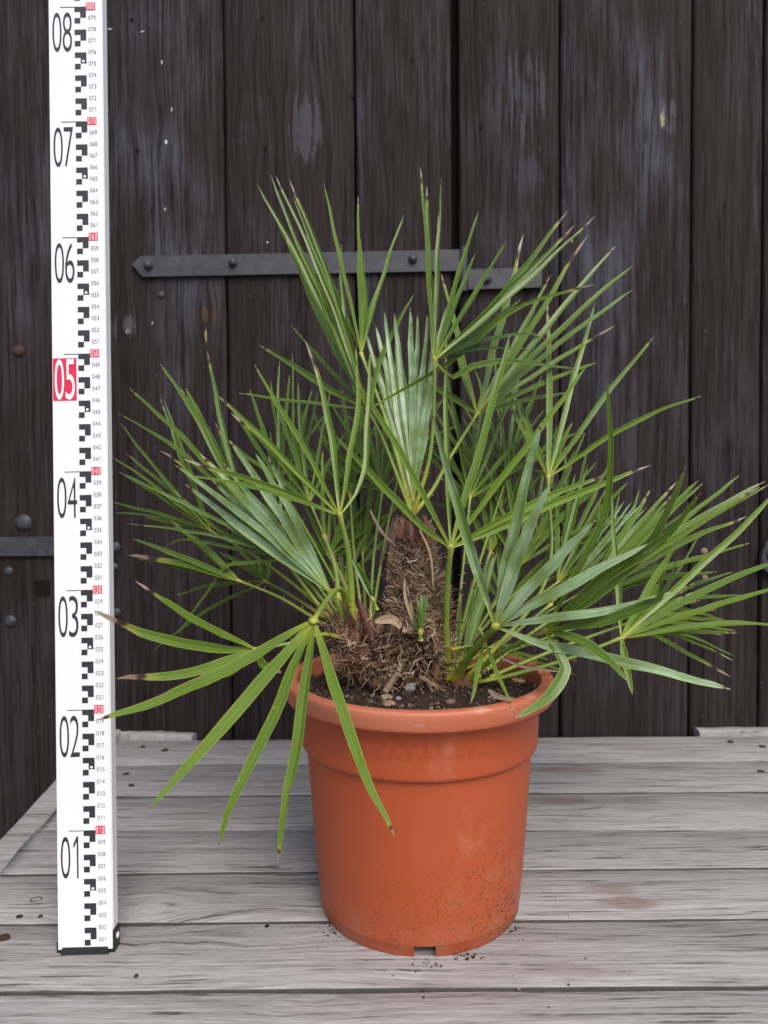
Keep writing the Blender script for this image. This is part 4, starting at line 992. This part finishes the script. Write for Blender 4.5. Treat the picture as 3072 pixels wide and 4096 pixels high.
fib = MB(); rf = random.Random(21)
def fibre(p0, dirs, L, w, curl, segs=5):
    d = dirs.normalized(); pts = [p0]; p = p0.copy()
    for i in range(segs):
        d = (d + Vector((rf.gauss(0, curl), rf.gauss(0, curl), rf.gauss(0, curl)))).normalized(); p = p + d * (L / segs); pts.append(p.copy())
    rows = []
    for i, q in enumerate(pts):
        t = pts[min(i + 1, segs)] - pts[max(i - 1, 0)]; s = t.cross(Vector((rf.gauss(0, .2), -1, rf.gauss(0, .2) + .3)))
        s = s.normalized() * (w * .5 * (1 - .6 * i / segs)); rows.append([q - s, q + s])
    fib.quadstrip(rows)
def on_col(pts, rads, t, th):
    m = len(pts) - 1; k = t * m; a = int(min(k, m - 1)); c = pts[a].lerp(pts[a + 1], k - a)
    kk = t * (len(rads) - 1); b = int(min(kk, len(rads) - 2)); r = rads[b] + (rads[b + 1] - rads[b]) * (kk - b)
    o = Vector((math.cos(th), math.sin(th), 0)); return c + o * r, o
for i in range(1500):
    t = rf.uniform(.12, .95); th = rf.uniform(0, 6.28); p, o = on_col(tp_, r_main, t, th)
    tang = Vector((-o.y, o.x, 0)) * rf.choice((-1, 1))
    d = tang * rf.uniform(.3, 1.0) + Vector((0, 0, 1)) * rf.gauss(.35, .5) + o * rf.uniform(-.05, .25)
    fibre(p + o * rf.uniform(-.001, .002), d, rf.uniform(.008, .022), rf.uniform(.0003, .0006), rf.uniform(.1, .45))
# wisps: tufts of fibre that share a direction
for i in range(330):
    t = rf.uniform(.16, .96); th = rf.uniform(0, 6.28); p, o = on_col(tp_, r_main, t, th); sgn = rf.choice((-1, 1))
    tang = Vector((-o.y, o.x, 0)) * sgn
    if t < .45: d = tang * rf.uniform(.5, 1.2) + Vector((0, 0, 1)) * rf.gauss(.1, .5) + o * rf.uniform(.0, .25)
    else: d = tang * rf.gauss(.1, .6) + Vector((0, 0, 1)) * rf.uniform(.4, 1.2) + o * rf.uniform(.1, .75)
    n_ = rf.randint(7, 16); L_ = rf.uniform(.010, .026) * (1.25 - .75 * t); cu_ = rf.uniform(.08, .3)
    for q in range(n_):
        jit = Vector((rf.gauss(0, .0013), rf.gauss(0, .0013), rf.gauss(0, .0013)))
        fibre(p + jit + o * .001, d + Vector((rf.gauss(0, .16), rf.gauss(0, .16), rf.gauss(0, .16))), L_ * rf.uniform(.6, 1.1), rf.uniform(.0004, .0010), cu_)
# frayed rims of old leaf sheaths: bristles standing out in rings
for (t0, k) in ((.45, 420), (.58, 520), (.72, 480), (.84, 420), (.30, 260)):
    for i in range(k):
        th = rf.uniform(0, 6.28); p, o = on_col(tp_, r_main, t0 + rf.gauss(0, .018) + .02 * math.sin(th * 2 + t0 * 9), th)
        d = o * rf.uniform(.2, 1.0) + Vector((0, 0, 1)) * rf.uniform(.2, 1.0) + Vector((-o.y, o.x, 0)) * rf.gauss(0, .5)
        fibre(p, d, rf.uniform(.006, .017) * (1.3 - .8 * t0), rf.uniform(.0004, .0009), .25, 4)
for i in range(1300):
    t = rf.uniform(.1, .95); th = rf.uniform(0, 6.28); p, o = on_col(tpl, [.020, .024, .021, .011], t, th)
    d = Vector((-o.y, o.x, 0)) * rf.gauss(0, .7) + Vector((0, 0, 1)) * rf.gauss(.3, .6) + o * rf.uniform(0, .3)
    fibre(p, d, rf.uniform(.006, .018), rf.uniform(.0003, .0007), rf.uniform(.1, .4))
# loose litter fibre over the clump base
for i in range(650):
    q = at(rf.gauss(1600, 130), rf.uniform(2470, 2740), DP + rf.gauss(-.035, .02)); p = loc(q)
    if p.z < 0.0: p.z = rf.uniform(0, .01)
    if math.hypot(p.x, p.y) > .085 or p.x > .02: continue
    fibre(p, Vector((rf.gauss(0, .7), rf.gauss(0, .5), rf.gauss(.1, .9))), rf.uniform(.006, .018), rf.uniform(.0003, .0007), .4)
fo = fib.build('fibre', M['fibre'], trunk); tag(fo, kind='stuff')

def strip(mb, p0, d, up, L, w, bend, segs=6, twist=0.0, tipw=.25):
    d = d.normalized(); p = p0.copy(); rows = []
    for i in range(segs + 1):
        t = i / segs; s = d.cross(up)
        if s.length < 1e-4: s = Vector((1, 0, 0))
        s.normalize(); nn = s.cross(d); a = twist * t; s = s * math.cos(a) + nn * math.sin(a)
        ww = w * .5 * (1 - (1 - tipw) * t) * (.8 + .4 * math.sin(math.pi * min(1, t * 1.3 + .1)))
        rows.append([p - s * ww, p + nn * (w * .12), p + s * ww])
        d = (d + bend * (1 / segs)).normalized(); p = p + d * (L / segs)
    mb.quadstrip(rows)
hk = MB(); rh = random.Random(31)
for t0 in (.36, .47, .58, .68, .78, .87):
    for q in range(15):
        th = 6.2832 * (q + rh.uniform(-.35, .35)) / 15; p, o = on_col(tp_, r_main, t0 + rh.gauss(0, .02), th)
        d = o * rh.uniform(.15, .5) + Vector((0, 0, 1)) + Vector((-o.y, o.x, 0)) * rh.gauss(0, .35)
        strip(hk, p - o * .001, d, o, rh.uniform(.010, .022), rh.uniform(.003, .008), Vector((rh.gauss(0, .3), rh.gauss(0, .3), rh.gauss(0, .3))), 5, rh.gauss(0, .4), .15)
for i in range(620):
    # papery remains round the foot of main trunk and the left offshoot
    if i < 240:
        th = rh.uniform(0, 6.28); p, o = on_col(tp_, r_main, rh.uniform(.0, .34), th); p = p + o * rh.uniform(-.004, .012)
    elif i < 340:
        th = rh.uniform(0, 6.28); p, o = on_col(tpl, [.020, .024, .021, .011], rh.uniform(.05, .8), th); p = p + o * rh.uniform(-.003, .002)
    else:
        q = at(rh.gauss(1600, 100), rh.uniform(2540, 2730), DP - rh.uniform(.015, .05)); p = loc(q); o = Vector((rh.gauss(0, .7), -.7, 0)).normalized()
    if p.z < 0: p.z = .002
    if math.hypot(p.x, p.y) > .088 or (p.x > .017 and p.y < .03): continue
    d = o * rh.uniform(.1, .9) + Vector((0, 0, 1)) * rh.uniform(-.3, 1.2) + Vector((-o.y, o.x, 0)) * rh.gauss(0, .6)
    strip(hk, p, d, o, rh.uniform(.010, .030), 0.0012 + 0.0065 * rh.random() ** 2.2, Vector((rh.gauss(0, .6), rh.gauss(0, .5), rh.gauss(-.2, .6))), 6, rh.gauss(0, .8))
ho = hk.build('dead_leaf_base', M['husk'], palm); tag(ho, kind='stuff')
# reddish sheaths: at the crown and beside the left offshoot
def sheath(pts_px, d, w, mat, name='leaf_sheath', bul=.35):
    mb = MB(); ps = smoothpath([loc(at(x, y, DP + d)) for x, y in pts_px], 10); rows = []
    for i, p in enumerate(ps):
        t = i / 10; tan = (ps[min(i + 1, 10)] - ps[max(i - 1, 0)]).normalized(); s = tan.cross(Vector((0, -1, 0))).normalized(); n = s.cross(tan)
        ww = w * .5 * (1 - .85 * t ** 2.2); rows.append([p + s * (ww * q) - Vector((0, 1, 0)) * (ww * bul * 2 * (1 - q * q)) for q in (-1, -.6, -.2, .2, .6, 1)])
    mb.quadstrip(rows); return mb.build(name, mat, palm)
RED = NT('sheath_red'); _n = RED.noise(RED.mapping(RED.pos, (200, 200, 50)), 1.0, 4)
M['sheath'] = RED.done(RED.bsdf(RED.ramp(_n, [(.3, (.035, .012, .009)), (.6, (.11, .036, .024)), (.8, (.22, .11, .07))]), .5, .4, RED.bump(_n, .5, .001)).outputs[0])
sheath([(1492, 2560), (1462, 2480), (1432, 2395)], -.045, .011, M['sheath'])
for q_ in range(44):                                   # stubs of old leaf bases
    ang_ = rh.uniform(3.3, 6.1) if q_ % 3 else rh.uniform(0, 6.28)
    if q_ < 30: p, o = on_col(tp_, r_main, rh.uniform(.08, .82), ang_)
    else: p, o = on_col(tpl, [.020, .024, .021, .011], rh.uniform(.2, .9), ang_)
    if p.x > .02 and p.z < .04: continue
    mb_ = MB(); strip(mb_, p - o * .002, o * rh.uniform(.5, 1.1) + Vector((rh.gauss(0, .25), 0, 1)), o, rh.uniform(.016, .032), rh.uniform(.006, .011), Vector((rh.gauss(0, .4), rh.gauss(0, .3), rh.gauss(0, .3))), 6, rh.gauss(0, .5), .12)
    mb_.build('leaf_base', M['husk'], palm)
sheath([(1640, 2160), (1645, 2110), (1640, 2065)], -.014, .015, M['sheath'])
sheath([(1600, 2150), (1610, 2105), (1622, 2070)], -.010, .010, M['redhusk'])
sheath([(1700, 2170), (1705, 2110), (1690, 2060)], -.010, .010, M['redhusk'])
sheath([(1742, 2700), (1745, 2620), (1738, 2545)], -.035, .007, M['husk'])
sheath([(1470, 2660), (1420, 2600), (1370, 2560)], -.04, .013, M['redhusk'])
# dead straw blades and dry roots
def blade(pts, d0, d1, w, mat, name):
    P = [loc(at(x, y, DP + d0 + (d1 - d0) * i / (len(pts) - 1))) for i, (x, y) in enumerate(pts)]
    mb = leaflet_mesh(P, w, Vector((0, -1, .3)).normalized(), .5, .4, None, int(pts[0][0]))
    return mb.build(name, mat, palm)
M['straw'] = plain('dry_straw', (0.33, 0.24, 0.155), .8, .2, 200, .3, .4)
for pts, d0, d1, w in (([(1680, 2120), (1722, 2220), (1735, 2360)], -.035, -.035, .0022), ([(1590, 2060), (1565, 2200), (1548, 2330)], .03, .05, .0055), ([(1575, 2070), (1545, 2180), (1510, 2310)], .03, .06, .003), ([(1480, 2040), (1530, 2130), (1600, 2200)], .05, .03, .003),
                       ([(2005, 2630), (2090, 2665), (2255, 2690)], -.02, -.03, .0028), ([(1955, 2760), (1990, 2785), (2060, 2800)], -.052, -.078, .005), ([(1500, 2485), (1570, 2480), (1625, 2530)], -.05, -.055, .008), ([(1655, 2500), (1622, 2390), (1618, 2310)], -.05, -.05, .003), ([(1780, 2480), (1800, 2390), (1790, 2290)], .0, .02, .003)):
    blade(pts, d0, d1, w, M['straw'], 'dry_blade')
def root(pts, d, r0, r1):
    lx_, ly_ = pts[-1]; dd = d[-1]                     # slide the lower end along its sight line until it meets the soil
    for _ in range(8):
        q = at(lx_, ly_, DP + dd); hz = soil_h(q.x - POT.x, q.y - POT.y) + POT.z + r1; dd += (q.z - hz) / 0.27
    dd = max(-.09, min(.03, dd)); sh = dd - d[-1]; nn_ = len(d) - 1
    d = [v + sh * (i / nn_) for i, v in enumerate(d)]
    mb = MB(); P = smoothpath([loc(at(x, y, DP + dd)) for (x, y), dd in zip(pts, d)], 12)
    rr = [(r0 + (r1 - r0) * i / 12) * (1 + .12 * mnoise.noise((i * .9, r0 * 999, pts[0][0]))) for i in range(13)]
    mb.tube(P, rr, 8); return mb.build('dry_root', M['root'], palm)
for pts, d, r0, r1 in (([(1625, 2620), (1590, 2690), (1540, 2768)], (-.04, -.06, -.075), .0032, .0042), ([(1640, 2590), (1643, 2650), (1650, 2704)], (-.045, -.05, -.055), .0024, .0026), ([(1710, 2585), (1650, 2600), (1630, 2650)], (-.045, -.05, -.05), .0016, .0022),
                       ([(1700, 2590), (1685, 2650), (1665, 2685)], (-.045, -.055, -.06), .0018, .0022), ([(1590, 2540), (1588, 2600), (1560, 2720)], (-.04, -.05, -.06), .0020, .0018), ([(1600, 2700), (1620, 2725), (1632, 2748)], (-.06, -.066, -.07), .0016, .0016),
                       ([(1560, 2700), (1520, 2730), (1480, 2752)], (-.06, -.068, -.075), .0018, .0016), ([(1540, 2712), (1500, 2715), (1482, 2745)], (-.06, -.066, -.072), .0012, .0012), ([(1440, 2640), (1432, 2680), (1415, 2720)], (-.04, -.045, -.05), .0036, .0034),
                       ([(1345, 2665), (1390, 2680), (1420, 2690)], (-.035, -.04, -.045), .0012, .0014), ([(1760, 2600), (1745, 2660), (1735, 2720)], (-.055, -.058, -.06), .0018, .0014), ([(1640, 2520), (1625, 2505), (1620, 2520)], (-.05, -.055, -.052), .0045, .003),
                       ([(1925, 2680), (1940, 2720)], (-.03, -.035), .0022, .0022), ([(1945, 2680), (1958, 2712)], (-.03, -.035), .002, .002), ([(1935, 2690), (1951, 2725)], (-.03, -.036), .002, .002)):
    if len(pts) == 2: pts = [pts[0], ((pts[0][0] + pts[1][0]) / 2, (pts[0][1] + pts[1][1]) / 2 - 3), pts[1]]; d = (d[0], (d[0] + d[1]) / 2, d[1])
    root(pts, d, r0 * .72, r1 * .72)
